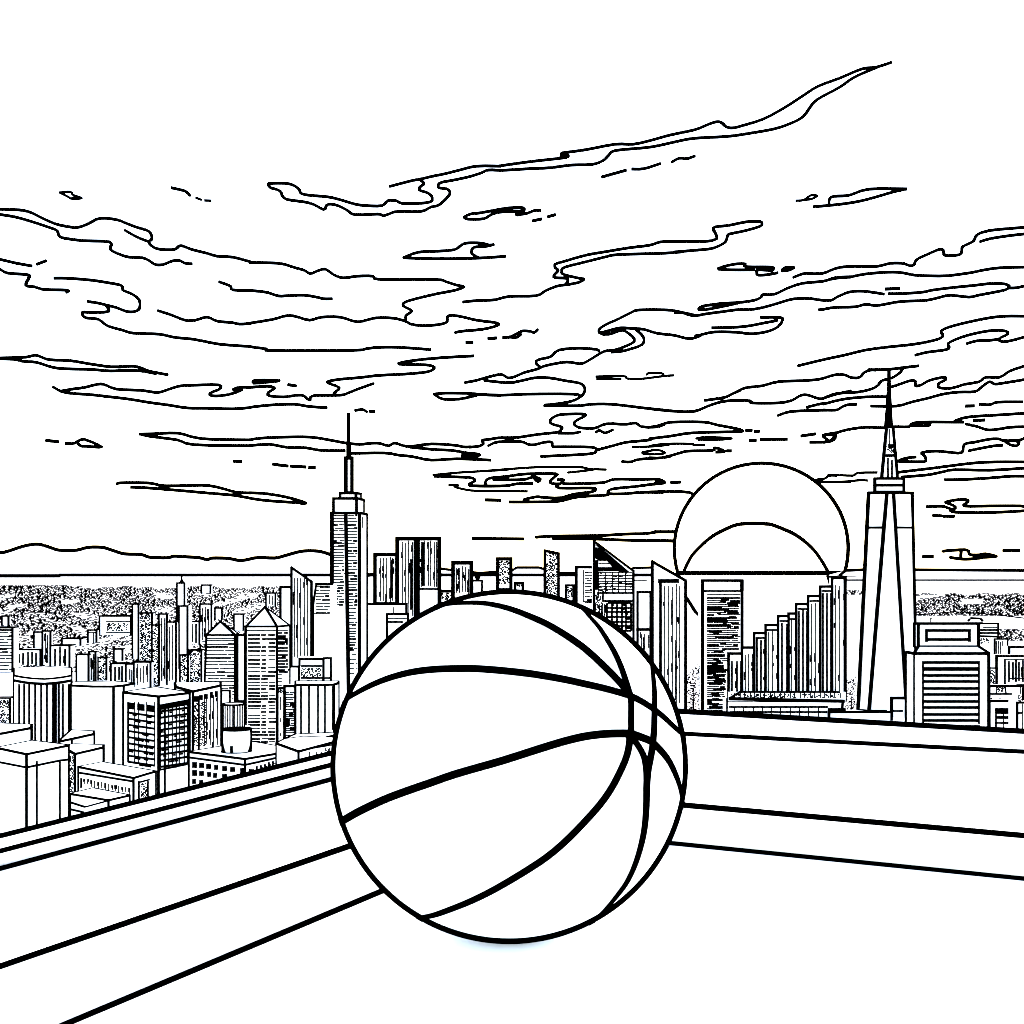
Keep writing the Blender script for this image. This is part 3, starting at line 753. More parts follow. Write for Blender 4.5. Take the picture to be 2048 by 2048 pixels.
# grid office
p = Prism('grid_office', 'office block seen corner on with nine rows of gridded windows', [(247,1385),(317,1393),(379,1386),(312,1375)], 560, w=4.4)
p.body()
def gl(m):
    for k in range(3): m.quad([(255 + 19 * k, 1404 + 2.5 * k), (270 + 19 * k, 1406 + 2.5 * k), (270 + 19 * k, 1420 + 2.5 * k), (255 + 19 * k, 1418 + 2.5 * k)])
    for j in range(9):
        y = 1425 + 12.3 * j
        m.line(255, y, 310, y + 8, 4)
        for _ in range(3):
            x = random.uniform(257, 298); m.line(x, y + 3 + (x - 255) * .14, x + 9, y + 4 + (x - 246) * .14, 3)
    for x, w in ((256, 4), (269, 3), (276, 2), (292, 3), (309, 3)): m.line(x, 1404, x, 1524 + (x - 255) * .16, w)
p.marks(0, gl, 'glazing')
def gr(m):
    m.quad([(318, 1409), (378, 1398), (378, 1410), (318, 1421)])
    for j in range(10):
        y = 1424 + 12.3 * j
        m.line(315, y, 378, y - 9, 4)
        for _ in range(3):
            x = random.uniform(318, 368); m.line(x, y + 4 - (x - 318) * .14, x + 7, y + 3 - (x - 318) * .14, 3)
    for x, w in ((320, 4), (331, 4), (338, 2), (345, 3), (352, 2.4), (359, 3), (368, 2.4), (376, 4)): m.line(x, 1410, x, 1535 - (x - 331) * .2, w)
p.marks(1, gr, 'glazing')
p.marks(1, lambda m: (m.line(331, 1536, 331, 1700, 5), m.line(315, 1541, 378, 1528, 3)), 'joint')

p = Prism('side_office', 'darker ribbed office wing right behind the grid office', [(352,1374),(386,1383),(441,1371),(441,1366),(350,1366)], 640, w=4.4)
p.body()
def sw(m):
    for k in range(5): m.rect(388 + k * 10.5, 1392 - k * 2.4, 395 + k * 10.5, 1403 - k * 2.4)
    m.vl([386, 399], 1390, 1500, 4.5, 3); m.vl([408, 414, 421, 427, 435], 1388, 1496, 2.6, 8)
    m.stip(389, 1405, 412, 1492, .38)
p.marks(1, sw, 'glazing')

# podium with square windows, tank, drum
p = Prism('podium_building', 'wide podium building with rows of square dark windows and a tank on its roof',
          [(378,1504),(490,1518),(597,1500),(503,1484)], 520, w=4)
p.body()
p.marks(0, lambda m: (m.line(378, 1515, 490, 1530, 4),), 'parapet_line')
p.marks(1, lambda m: (m.line(490, 1530, 592, 1507, 4),), 'parapet_line')
for (xs, y0) in (((389, 403, 417, 432, 449, 465, 484, 503), 1529), ((389, 403, 418, 430, 449), 1545), ((388, 402), 1563)):
    for x in xs:
        y = y0 + (x - 389) * .13
        p.marks(0 if x < 490 else 1, lambda m, x=x, y=y: m.rect(x - 4.8, y - 5, x + 4.8, y + 6), 'window')
for k in range(9):
    x = 513 + k * 8.4; y = 1538 - k * 2.5
    p.marks(1, lambda m, x=x, y=y: (m.rect(x - 2, y - 6, x + 2, y + 7), m.rect(x, y - 2, x + 4, y + 1)), 'window')

def cyl(mb, px0, px1, yt, yb, Y, m=0, seg=48):
    a, b = at(px0, yt, Y), at(px1, yt, Y); r = (b.x - a.x) / 2; cx = (a.x + b.x) / 2
    zt = EYE + (HOR - yt) / F * Y; zb = EYE + (HOR - yb) / F * Y
    ring = lambda z, q=1.0: [Vector((cx + r * q * math.cos(2 * math.pi * k / seg), Y + r * q * math.sin(2 * math.pi * k / seg), z)) for k in range(seg)]
    mb.loft(ring(zb), ring(zt), m)
    return cx, r, zt, zb, ring

zr = p.z
Yt = zr and (EYE - zr) * F / (1504 - HOR)
mb = MB(); Y = Yt
cx, r, zt, zb, ring = cyl(mb, 445, 502, 1458, 1504, Y)
o = root('roof_tank', (cx, Y, zb)); tag(o, 'white round tank with a small black door on the podium roof', 'tank')
w = mb.build('tank_shell', o, (RIM_TANK, BLACK))
for pl in w.data.polygons: pl.use_smooth = len(pl.vertices) == 4
mb = MB(); R1 = ring(zt); R2 = ring(zb)
for k in range(len(R1)):
    mb.edge(R1[k], R1[(k + 1) % len(R1)], 2.2)
    if 24 <= k <= 47: mb.edge(R2[k], R2[(k + 1) % len(R2)], 4.4)
for xx in (cx - r, cx + r): mb.edge((xx, Y, zb), (xx, Y, zt), 4)
mb.build('rim', o)
mb = MB(); Marks(mb, (Vector((0, Y - r, 0)), Vector((0, 1, 0)))).rect(460, 1491, 466, 1508)
mb.build('door', o)

mb = MB(); Y = 600
cx, r, zt, zb, ring = cyl(mb, 446, 490, 1408, 1456, Y)
o = root('drum_house', (cx, Y, 0)); tag(o, 'ribbed drum-shaped roof house directly behind the white tank', 'building')
mb.box((cx - r, Y, 0), (cx + r, Y + 2 * r, zb), 0)
w = mb.build('wall', o)
mb = MB(); R1 = ring(zt); R2 = ring(zb)
for k in range(len(R1)):
    mb.edge(R1[k], R1[(k + 1) % len(R1)], 3)
    if 24 <= k <= 47: mb.edge(R2[k], R2[(k + 1) % len(R2)], 4)
    if k in (24, 26, 27, 29, 31, 33, 35, 37, 38, 40, 42, 44, 46, 47): mb.edge(R2[k], R1[k], 1.4)
mb.build('rib', o)
b = Box('roof_cabin', 'little white cabin between the drum house and the left pyramid tower', 443, 460, 1381, 640); b.body(w=3)

# pyramid towers
def pyramid(name, label, x0, xm, x1, ye, apex, Y, w, rows, slope_l=0, lw=None):
    """front face x0..xm, right face xm..x1, pyramid roof"""
    z = EYE + (HOR - ye) / F * Y
    A = at(x0, ye, Y); B = at(xm, ye, Y)
    wd = B.x - A.x
    C = on_z(x1, ye - 1.2, z) if False else Vector((B.x + (x1 - xm) / F * Y * 1.0, Y + wd * .9, z))
    # right corner so that it lands on x1
    yy = Y + wd * .8
    C = Vector(((x1 - CX) / F * yy, yy, z)); D = Vector((A.x + (C.x - B.x), yy, z))
    ap = at(apex[0], apex[1], Y + wd * .45)
    rt = root(name, ((A.x + C.x) / 2, (Y + yy) / 2, 0)); tag(rt, label, 'skyscraper')
    lo = [Vector((q.x - (slope_l if i in (0, 3) else 0), q.y, 0)) for i, q in enumerate((A, B, C, D))]
    mb = MB(); mb.loft(lo, [A, B, C, D], 0)
    for i, q in enumerate((A, B, C)): mb.edge(lo[i], q, w)
    mb.build('wall', rt)
    mb = MB()
    for q, s_ in ((A, B), (B, C), (C, D), (D, A)):
        mb.face([q, s_, ap])
        mb.edge(q, s_, w); 
    for q in (A, B, C): mb.edge(q, ap, w)
    mb.build('roof', rt)
    mb = MB(); m = Marks(mb, (A, Vector((0, 1, 0)))); rows(m, 0); mb.build('glazing', rt)
    n = Vector((C.y - B.y, -(C.x - B.x), 0)).normalized()
    mb = MB(); m = Marks(mb, (B, n)); rows(m, 1)
    if mb.v: mb.build('glazing', rt)
    return rt

def rM(m, side):
    if side == 0:
        m.hl(412, 470, [1276, 1281], 2.6)
        m.dash(409, 468, 1288, 1400, 6.6, 2.2, .2)
    else: pass
pyramid('pyramid_tower', 'shorter striped skyscraper under a low pyramid roof, left of the bigger one', 413, 470, 476, 1270, (441, 1243), 900, 3.6, rM, 5)
b = Box('thin_slab', 'thin blank white slab wedged between the two pyramid-roofed skyscrapers', 475, 490, 1270, 860, d=14)
b.body(w=4)
b.marks(lambda m: m.rect(474, 1400, 491, 1407), 'roof_edge')

def rN(m, side):
    if side == 0:
        m.hl(494, 554, [1260], 3)
        y = 1268
        while y < 1482:
            for a_, c_ in ((496, 520), (522, 533), (537, 550)):
                if random.random() < .93: m.rect(a_ + random.choice((0, 0, 1)), y, c_ if random.random() < .8 else c_ + 2, y + random.choice((3, 4)))
            y += 8.2 if y < 1350 else 6.6
    else:
        m.hl(556, 577, [1261], 2.6)
        m.dash(556, 576, 1266, 1345, 6.2, 3.2, .05); m.dash(556, 563, 1350, 1480, 6.2, 2.6, .2)
pyramid('pyramid_tower', 'tallest pyramid-roofed skyscraper with two columns of window slots', 492, 554, 579, 1253, (530, 1214), 780, 3.6, rN)

# slanted roof tower with vertical ribs
def slant(name, label, x0, x1, y0, y1, Y, w, d=40, group=None, back=0):
    A, B = at(x0, y0, Y), at(x1, y1, Y)
    rt = root(name, ((A.x + B.x) / 2, Y, 0)); tag(rt, label, 'skyscraper', group)
    mb = MB()
    F1 = [Vector((A.x, Y, 0)), Vector((B.x, Y, 0)), B, A]
    F2 = [q + Vector((0, d, 0)) for q in F1]
    mb.loft(F1, F2, 0)
    mb.edge(F1[0], A, w); mb.edge(F1[1], B, w)
    mb.build('wall', rt)
    mb = MB(); mb.loft([A, B, B + Vector((0, 0, .3)), A + Vector((0, 0, .3))], [q + Vector((0, d, 0)) for q in (A, B, B + Vector((0, 0, .3)), A + Vector((0, 0, .3)))], 0)
    mb.edge(A, B, w); mb.build('roof', rt)
    return rt, Marks(MB(), (A, Vector((0, 1, 0))))

b = Box('side_block', 'blank white block tucked against the left of the slanted ribbed tower', 561, 583, 1174, 1200); b.body(w=4.6)
rt, m = slant('slanted_tower', 'narrow tower with a steep slanted top and fine vertical ribs', 583, 623, 1135, 1163, 1120, 4.6, 7)
m.vl([589, 595, 601.5, 608, 615], 1152, 1316, 2.2, 5); m.vl([622.5], 1164, 1314, 7)
m.mb.build('rib', rt)
rt = root('setback_tower', (at(640, 1168, 1180).x, 1180, 0)); tag(rt, 'tower with a striped upper part behind the tall mast tower, leaning left edge', 'skyscraper')
mb = MB(); Y = 1180
A, B, C, D = at(632.5, 1168, Y), at(664, 1168, Y), at(664, 1213, Y), at(626, 1213, Y)
g0, g1 = Vector((D.x, Y, 0)), Vector((B.x, Y, 0))
mb.loft([g0, g1, B, A, D], [q + Vector((0, 30, 0)) for q in (g0, g1, B, A, D)], 0)
mb.edge(g0, D, 5); mb.edge(D, A, 4); mb.edge(A, B, 5); mb.build('wall', rt)
mb = MB(); m = Marks(mb, (A, Vector((0, 1, 0)))); m.dash(631, 659, 1174, 1226, 6.3, 2.4, .1); m.line(626, 1227, 661, 1227, 2.2)
mb.build('glazing', rt)

b = Box('hipped_block', 'square block with a plain attic box in front of the mast tower base', 599, 647, 1318, 1000, d=30); b.body(w=4)
b.marks(lambda m: (m.line(599, 1332, 644, 1332, 4), m.stip(600, 1337, 642, 1354, .4), m.line(599, 1356, 664, 1356, 5), m.stip(602, 1360, 645, 1366, .35), m.line(645, 1356, 645, 1372, 2.4), m.line(645, 1319, 656, 1315, 3)), 'glazing')
b = Box('white_annex', 'small white annex block right of the attic-boxed block', 647, 662, 1316, 1010, d=30); b.body(w=3.4)
b = Box('white_annex', 'white upright annex between the taller pyramid tower and the attic-boxed block', 579, 598, 1333, 900); b.body(w=4)
b = Box('sliver_block', 'narrow sliver block at the right foot of the taller pyramid tower', 555, 569, 1376, 720, d=12); b.body(w=4)
b.marks(lambda m: (m.line(561, 1394, 561, 1420, 2.2), m.line(561, 1436, 561, 1444, 2.2), m.line(561, 1466, 561, 1472, 2.2), m.stip(556, 1378, 567, 1386, .5)), 'glazing')
b = Box('ladder_block', 'dark block striped like a ladder beside the fluted low tower', 569, 591, 1372, 710, d=12); b.body(w=5)
b.marks(lambda m: (m.rect(568, 1382, 572, 1475), m.dash(570, 590, 1384, 1474, 5.0, 3, 0)), 'glazing')

# fluted low tower, rounded ends
p = Prism('fluted_tower', 'fluted low tower of wide smooth piers beside the mast tower base', [(591,1370),(618,1370),(652,1370),(668,1369),(677,1366),(677,1363),(591,1363)], 700, w=4)
p.body(skip=(1, 2))
p.marks(0, lambda m: m.vl([601.5, 617.5], 1372, 1475, 4), 'rib')
p.marks(1, lambda m: m.vl([635.5, 651], 1372, 1475, 4), 'rib')
p.marks(2, lambda m: m.vl([665], 1373, 1460, 4), 'rib')

p = Prism('terrace_house', 'long low house with two stepped roof lines just left of the ball', [(553,1487),(597,1503),(668,1484),(668,1476),(606,1474),(569,1479)], 430, w=4)
p.body()
p.marks(1, lambda m: (m.line(612, 1499, 664, 1490, 2.4), m.vl([619, 632, 643], 1503, 1512, 3), m.stip(648, 1497, 660, 1506, .35)), 'glazing')
p = Prism('roof_terrace', 'curved-edge roof terrace at the feet of the fluted low tower', [(569,1479),(606,1488),(672,1470),(668,1466),(590,1470)], 560, w=4.6)
p.body()

# ---------------------------------------------------------------- tall tower with the needle mast
Y = 1250.0
rt = root('mast_tower', (at(700, 1100, Y).x, Y, 0)); tag(rt, 'tallest left skyscraper with stepped crown and long needle mast', 'skyscraper')
A, B = at(664, 1026, Y), at(719, 1026, Y)
wd = B.x - A.x
C = Vector(((733 - CX) / F * (Y + wd), Y + wd, A.z))
dx = C.x - B.x
bot = lambda q, k=0: Vector((q.x + k, q.y, 0))
mb = MB()
mb.loft([bot(A), bot(B), bot(C), Vector((A.x + dx, C.y, 0))], [A, B, C, Vector((A.x + dx, C.y, A.z))], 0)
mb.edge(bot(A), A, 8.5); mb.edge(bot(B), B, 6.4); mb.edge(bot(C), C, 6); mb.edge(A, B, 5); mb.edge(B, C, 5)
mb.build('shaft', rt)
mb = MB(); m = Marks(mb, (A, Vector((0, 1, 0))))
m.line(691.5, 1026, 694, 1180, 7); m.line(694, 1180, 698, 1440, 7.5)
mb.build('pier', rt)
mb = MB(); m = Marks(mb, (A, Vector((0, 1, 0))))
m.dash(668, 688, 1031, 1214, 6.05, 2.2, .12); m.dash(697, 714, 1031, 1300, 6.1, 2.2, .08); m.dash(701, 713, 1300, 1350, 9, 2.2, .3)
mb.build('glazing', rt)
mb = MB(); n = Vector((C.y - B.y, -(C.x - B.x), 0)).normalized()
m = Marks(mb, (B, n)); m.line(725, 1034, 725, 1055, 2.2); mb.build('glazing', rt)
def tier(mb, x0, x1, x2, yt, yb, Y0, dd, w, ink=0):
    A, B = at(x0, yt, Y0), at(x1, yt, Y0)
    zb = at(x0, yb, Y0).z
    C = Vector(((x2 - CX) / F * (Y0 + dd), Y0 + dd, A.z)); D = Vector((A.x + C.x - B.x, Y0 + dd, A.z))
    up = [A, B, C, D]; lo = [Vector((q.x, q.y, zb)) for q in up]
    mb.loft(lo, up, ink)
    if w:
        for i in range(3): mb.edge(lo[i], up[i], w); mb.edge(up[i], up[i + 1], w)
mb = MB(); tier(mb, 667, 713, 727, 997, 1027, Y + 2, wd * .8, 5.6); tier(mb, 680, 712, 721, 986, 997, Y + 5, wd * .5, 5.4)
mb.build('crown', rt)
mb = MB(); tier(mb, 687, 705, 708, 912, 988, Y + 10, 8, 0, 1)
m = Marks(mb, (Vector((0, Y + 10, 0)), Vector((0, 1, 0)))); m.rect(696, 920, 700, 982, 0)
mb.build('mast_base', rt)
mb = MB(); tier(mb, 692, 702, 703, 886, 914, Y + 12, 4, 0, 1)
mb.tube([at(697, 892, Y + 14), at(697, 828, Y + 14)], [2.3, 2.3], 1, 8)
mb.build('needle', rt)

# ---------------------------------------------------------------- skyline behind the ball
def sky_block(label, x0, x1, yt, Y, w, fn=None, name='skyscraper_block', part='rib', d=None, **k):
    b = Box(name, label, x0, x1, yt, Y, d=d or 30)
    b.body(w=w + 1.4, **k)
    if fn: b.marks(fn, part)
    return b
sky_block('ribbed block with thick dark outline directly right of the mast tower', 750, 794, 1109, 2300, 6.4, lambda m: (m.vl([761, 767, 773, 780, 786], 1114, 1204, 2.8, 3), m.rect(781, 1120, 785, 1196), m.line(748, 1206, 796, 1206, 5)))
sky_block('left half of the tallest twin ribbed tower behind the ball', 794.5, 832, 1077, 2200, 7.5, lambda m: (m.vl([804, 811, 818, 824], 1082, 1235, 2.6, 4), m.rect(820, 1118, 823, 1220)))
sky_block('right half of the twin ribbed tower standing on a white base', 836, 879, 1077, 2210, 7, lambda m: (m.vl([843, 849, 856, 862, 868, 874], 1082, 1174, 2.6, 3), m.rect(844, 1084, 847, 1172), m.line(833, 1177, 878, 1177, 5)))
b = Box('low_white_block', 'wide plain white block under the ribbed skyline pair, right of the mast tower', 732, 813, 1208, 1900, d=30); b.body(w=5)
b = Box('small_white_block', 'small white block with two lines under its roof, touching the ball top left', 774, 816, 1228, 1700, d=20); b.body(w=4.4)
b.marks(lambda m: (m.line(775, 1237, 816, 1237, 2.4), m.line(775, 1244, 806, 1244, 4), m.line(787, 1214, 787, 1226, 2.2)), 'roof_edge')
sky_block('speckled sliver block between the twin tower and the wide ribbed block', 878, 906, 1182, 2450, 5, lambda m: m.stip(881, 1186, 903, 1200, .45), part='glazing')
sky_block('ribbed block standing alone right of the twin tower', 906, 943, 1125.5, 2400, 7, lambda m: (m.vl([914, 919, 926, 931, 937], 1132, 1190, 2.6, 6), m.rect(916, 1140, 920, 1160)))
b = Box('small_white_block', 'tiny white block with a dark knob on its roof near the ball top', 944, 964, 1161, 2800, d=20); b.body(w=4)
mb = MB(); a = at(955, 1154, 2800); sphere(mb, (a.x, 2806, a.z), 7, 1, 12, 8); mb.build('roof_dome', b.root)
sky_block('squat speckled block with heavy outline rising above the ball top', 995, 1022, 1117.5, 2700, 6, lambda m: (m.stip(998, 1122, 1019, 1168, .36), m.line(996, 1177, 1022, 1177, 4)), part='glazing')
sky_block('tiny speckled box on the skyline just right of the squat speckled block', 1030, 1046, 1166, 2900, 4.4, lambda m: m.stip(1033, 1168, 1044, 1174, .4), part='glazing')
rt, m = slant('speckled_tower', 'slim speckled tower with a clipped corner behind the ball', 1089.5, 1117, 1101, 1107, 2500, 6, 25)
m.stip(1093, 1106, 1114, 1200, .4); m.mb.build('glazing', rt)
sky_block('tiny speckled hut-like block left of the white framed block', 1132, 1147, 1170.5, 2900, 3, lambda m: m.stip(1134, 1174, 1145, 1196, .42), part='glazing')
sky_block('white framed block with a column of short dashes beside the gridded slanted tower', 1152.5, 1187, 1134, 2350, 4.6, lambda m: (m.line(1167, 1140, 1167, 1203, 3), m.dash(1170, 1186, 1144, 1206, 6, 2.4, .15), m.line(1167, 1203, 1180, 1203, 2.4)), part='glazing')

# gridded slanted tower
Y = 1700
rt, m = slant('gridded_slant_tower', 'dark gridded tower with a long sloping roof, behind the ball right shoulder', 1188, 1267, 1082, 1142, Y, 4.6)
m.quad([(1191, 1094), (1198, 1096), (1236, 1126), (1256, 1144), (1240, 1146), (1230, 1136), (1224, 1134), (1214, 1122), (1198, 1122), (1190, 1116)])
m.line(1192, 1089, 1258, 1145, 2.6)
m.quad([(1190, 1120), (1197, 1120), (1197, 1180), (1190, 1180)])
m.hl(1198, 1228, [1127], 2.4); m.quad([(1194, 1134), (1236, 1134), (1246, 1142), (1194, 1143)])
m.grid(1197, 1146, 1265, 1184, 5, 7, 2.2, .2); m.stip(1197, 1146, 1262, 1184, .05)
m.rect(1194, 1184, 1268, 1188); m.mb.build('glazing', rt)
mb = MB(); m = Marks(mb, (Vector((0, Y, 0)), Vector((0, 1, 0))))
m.stip(1188, 1188, 1206, 1228, .5); m.line(1205, 1186, 1205, 1204, 5); m.hl(1205, 1267, [1201.5], 4)
m.grid(1215, 1206, 1262, 1262, 5, 6, 3.4, .25); m.vl([1190, 1199, 1204, 1210], 1205, 1240, 2.4, 4)
mb.build('glazing', rt)
b = Box('narrow_white_block', 'narrow white block between the gridded slanted tower and the tall slanted tower', 1275, 1301, 1184, 1750, d=25); b.body(w=4.4)
b.marks(lambda m: (m.rect(1273, 1256, 1302, 1262), m.line(1280, 1265, 1280, 1275, 2.2), m.vl([1283, 1289, 1296], 1266, 1300, 2.2, 5)), 'rib')

# tall slanted tower with inner ribbed panel
Y = 1500
rt, m = slant('slant_roof_tower', 'white slant-roofed tower with a narrow ribbed panel, left of the sun', 1304.5, 1371, 1123, 1161, Y, 6, 14)
m.rect(1316, 1158, 1358, 1166); m.line(1321.5, 1162, 1321.5, 1440, 6)
m.vl([1329, 1337, 1344.5, 1354, 1359], 1168, 1412, 2.3, 6); m.rect(1342, 1200, 1345, 1250); m.rect(1350, 1280, 1354, 1400)
m.mb.build('rib', rt)

# dark horizontally hatched tower
b = Box('hatched_tower', 'tower with a white cap and dense black horizontal hatching under the sun', 1405, 1484, 1161, 1560, d=35)
b.body(w=6)
def hz(m):
    m.line(1405, 1182, 1484, 1182, 3.6); m.line(1414, 1189, 1480, 1189, 2.2)
    m.line(1484, 1161, 1484, 1182, 8)
    y = 1194.0; j = 0
    while y < 1424:
        xr = 1481 if y < 1300 else 1454
        k = (math.sin(y / 13.0) + math.sin(y / 5.3 + 1)) * .5
        if k > .62 or y < 1198: m.rect(1414, y, xr if random.random() < .5 else xr - random.uniform(4, 30), y + 4)
        else: m.dash(1414, xr - random.uniform(0, 6), y, y + 1, 4, 2.2, .1)
        if random.random() < .5:
            x = random.uniform(1420, xr - 22); m.rect(x, y - 1, x + random.uniform(8, 22), y + 3)
        y += 4
b.marks(hz, 'glazing')

# stair-stepped ribbed building
Ys = 1500.0
rt = root('stepped_building', (at(1570, 1300, Ys).x, Ys, 0)); tag(rt, 'ribbed building stepping up to the right like stairs under the sun', 'building')
steps = [(1457, 1484, 1307), (1484, 1507, 1295), (1508, 1531, 1266), (1531, 1556, 1250), (1556, 1577, 1232), (1577, 1592, 1227), (1592, 1616, 1208), (1616, 1640, 1192), (1640, 1664, 1173), (1664, 1690, 1156)]
ztop_base = at(0, 1400, Ys).z
for i, (x0, x1, yt) in enumerate(steps):
    mb = MB(); A, B = at(x0, yt, Ys), at(x1, yt, Ys); dd = 7 + i * .6
    mb.box((A.x, Ys, ztop_base - 3), (B.x, Ys + dd, A.z), 0)
    mb.edge((A.x, Ys, ztop_base), (A.x, Ys, A.z), 4.4 if i else 5); mb.edge((A.x, Ys, A.z), (B.x, Ys, A.z), 5.4)
    if i == len(steps) - 1: mb.edge((B.x, Ys, ztop_base), (B.x, Ys, A.z), 6.4)
    m = Marks(mb, (A, Vector((0, 1, 0))))
    if 1 < i < 9: m.rect(x0 + 3, yt + 8, x1, yt + 12)
    n = max(1, round((x1 - x0) / 8.5))
    m.vl([x0 + (x1 - x0) * (k + .8) / n for k in range(n)], yt + 12, 1386, 2.4 if i % 2 else 3.4, 4)
    mb.build('stair_wing', rt)
mb = MB(); A, B = at(1457, 1384, Ys - 4), at(1690, 1384, Ys - 4)
z0 = at(0, 1402, Ys - 4).z
mb.box((A.x, Ys - 6, z0), (B.x, Ys - .5, A.z), 0)
m = Marks(mb, (Vector((0, Ys - 6, 0)), Vector((0, 1, 0))))
m.line(1478, 1384, 1680, 1384, 4); m.line(1460, 1396, 1480, 1384, 4); m.vl([1470 + 10 * k for k in range(22)], 1385, 1397, 2.6, 2); m.stip(1462, 1388, 1682, 1396, .2)
m.quad([(1457, 1394), (1690, 1399), (1690, 1406), (1457, 1401)])
mb.build('balcony_band', rt)
mb = MB(); A, B = at(1457, 1402, Ys), at(1690, 1402, Ys)
mb.box((A.x, Ys, 0), (B.x, Ys + 40, A.z), 0)
m = Marks(mb, (A, Vector((0, 1, 0))))
m.line(1458, 1415, 1657, 1415, 5); m.rect(1452, 1396, 1457, 1440); m.line(1686, 1400, 1684, 1424, 5)
m.hl(1460, 1656, [1423.5], 4); m.vl([1468, 1487, 1507, 1525, 1543, 1561, 1580, 1599, 1618, 1638, 1656], 1416, 1434, 2.8)
m.rect(1655, 1416, 1692, 1422)
mb.build('base', rt)

# clipped hedges of foliage at street level on both sides of the stepped building
def thicket(label, x0, x1, ytl, ytr, yb):
    Yb = EYE * F / (yb - HOR)
    mb = MB()
    rr = random.Random(int(x0))
    N = int((x1 - x0) / 2)
    y = yb
    while y > ytr - 4:
        for i in range(N):
            x = x0 + 2 * i
            t = ytl + (ytr - ytl) * i / N
            if y > t and rr.random() < (.85 if y < t + 4 else .42):
                dd = rr.uniform(0, 18)
                a, b_ = at(x, y, Yb), at(x + 2 * rr.choice((1, 1, 2)), y, Yb)
                h = 2.2 / F * Yb
                mb.loft([(a.x, Yb + dd, a.z), (b_.x, Yb + dd, a.z), (b_.x, Yb + dd + h, a.z), (a.x, Yb + dd + h, a.z)],
                        [(a.x + .3, Yb + dd, a.z + h), (b_.x - .2, Yb + dd, a.z + h), (b_.x, Yb + dd + h, a.z + h), (a.x, Yb + dd + h, a.z + h)], 1)
        y -= 2
    xm = at((x0 + x1) / 2, yb, Yb).x
    o = root('tree', (xm, Yb + 8, 0)); tag(o, label, 'tree', 'street trees beside the stepped building')
    mb.build('crown', o)
    tb = MB(); zt = at(0, (yb + ytr) / 2, Yb).z
    tb.tube([Vector((xm, Yb + 10, 0)), Vector((xm + .4, Yb + 10, zt * .5)), Vector((xm - .3, Yb + 10.5, zt))], [1.3, .9, .4], 1, 8)
    tb.build('trunk', o)
    return o
thicket('leafy speckled tree at the foot of the slant-roofed tower', 1376, 1402, 1355, 1324, 1424)
thicket('leafy speckled tree between the stepped building and the obelisk tower', 1696, 1717, 1366, 1354, 1420)

# obelisk tower with the spire (far right)
Y = 1588.0
rt = root('obelisk_tower', (at(1780, 1100, Y).x, Y, 0)); tag(rt, 'huge tapering faceted skyscraper with a collar and tall pointed spire', 'skyscraper')
zb = 0.0
def bp(x, dy=0): q = on_z(x, 1422, 0); return Vector(((x - CX) / F * (q.y + dy), q.y + dy, 0))
def tp(x, dy=0): return Vector(((x - CX) / F * (Y + dy), Y + dy, EYE + (HOR - 985) / F * Y))
lo = [bp(1716, 14), bp(1738, 0), bp(1813, 0), bp(1833, 14), bp(1828, 60), bp(1722, 60)]
hi = [tp(1737, 6), tp(1773.5, 2), tp(1786.5, 2), tp(1824, 6), tp(1816, 40), tp(1744, 40)]
mb = MB(); n = 6
mb.loft(lo, hi, 0)
for i in range(4): mb.edge(lo[i], hi[i], 6.6)
for i in range(3): mb.edge(hi[i], hi[i + 1], 6)
mb.edge(lo[0], lo[1], 5); mb.edge(lo[1], lo[2], 5)
fa = lambda i, t, u: (lo[i].lerp(hi[i], t)).lerp(lo[i + 1].lerp(hi[i + 1], t), u)
t = (1422 - 1055) / (1422 - 985)
for i in (0, 2): mb.edge(fa(i, t, .02) - Vector((0, .4, 0)), fa(i, t, .98) - Vector((0, .4, 0)), 4)
mb.build('shaft', rt)
mb = MB(); Yc = Y + 8
q0, q1 = at(1749.5, 957, Yc), at(1807.5, 957, Yc); zc = at(0, 984, Yc).z; zm = at(0, 970.5, Yc).z
mb.box((q0.x, Yc, zc), (q1.x, Yc + 30, q0.z), 0)
for zz_ in (zc, zm, q0.z): mb.edge((q0.x, Yc, zz_), (q1.x, Yc, zz_), 5.4)
for xx in (q0.x, q1.x): mb.edge((xx, Yc, zc), (xx, Yc, q0.z), 5.4)
mb.build('collar', rt)
mb = MB(); Yp = Yc + 6
def quadr(x0, x1, y): a_, b_ = at(x0, y, Yp), at(x1, y, Yp); w_ = b_.x - a_.x; return [a_, b_, b_ + Vector((0, w_, 0)), a_ + Vector((0, w_, 0))]
s0, s1 = quadr(1763, 1795, 957), quadr(1773, 1786, 855)
mb.loft(s0, s1, 0)
for i in range(3): mb.edge(s0[i], s1[i], 5.6)
m = Marks(mb, (Vector((0, Yp, 0)), Vector((0, 1, 0))))
m.rect(1768, 908, 1793, 914); m.line(1776, 916, 1776, 955, 4); m.line(1784, 920, 1784, 955, 4); m.line(1779, 858, 1779, 890, 2.2)
m.rect(1776, 889, 1791, 896); m.stip(1771, 893, 1790, 906, .35); m.line(1787, 860, 1790, 905, 3)
s2 = quadr(1775, 1783, 785)
mb.loft(quadr(1771.5, 1787, 857), quadr(1774, 1784.5, 813), 1); mb.loft(quadr(1773.5, 1784.5, 813), quadr(1775, 1783, 783), 1)
mb.loft(quadr(1775.6, 1782.6, 784), quadr(1775.8, 1782, 737), 1)
mb.build('spire', rt)

b = Box('white_kiosk', 'small square white building at the right foot of the obelisk tower', 1783, 1812, 1396, 1520, d=18); b.body(w=5.6)
b.marks(lambda m: m.line(1783, 1423, 1806, 1423, 5), 'roof_edge')
b = Box('low_plinth', 'long low white plinth running in front of the obelisk tower', 1658, 1783, 1424, 1485, d=8); b.body(w=4.6)

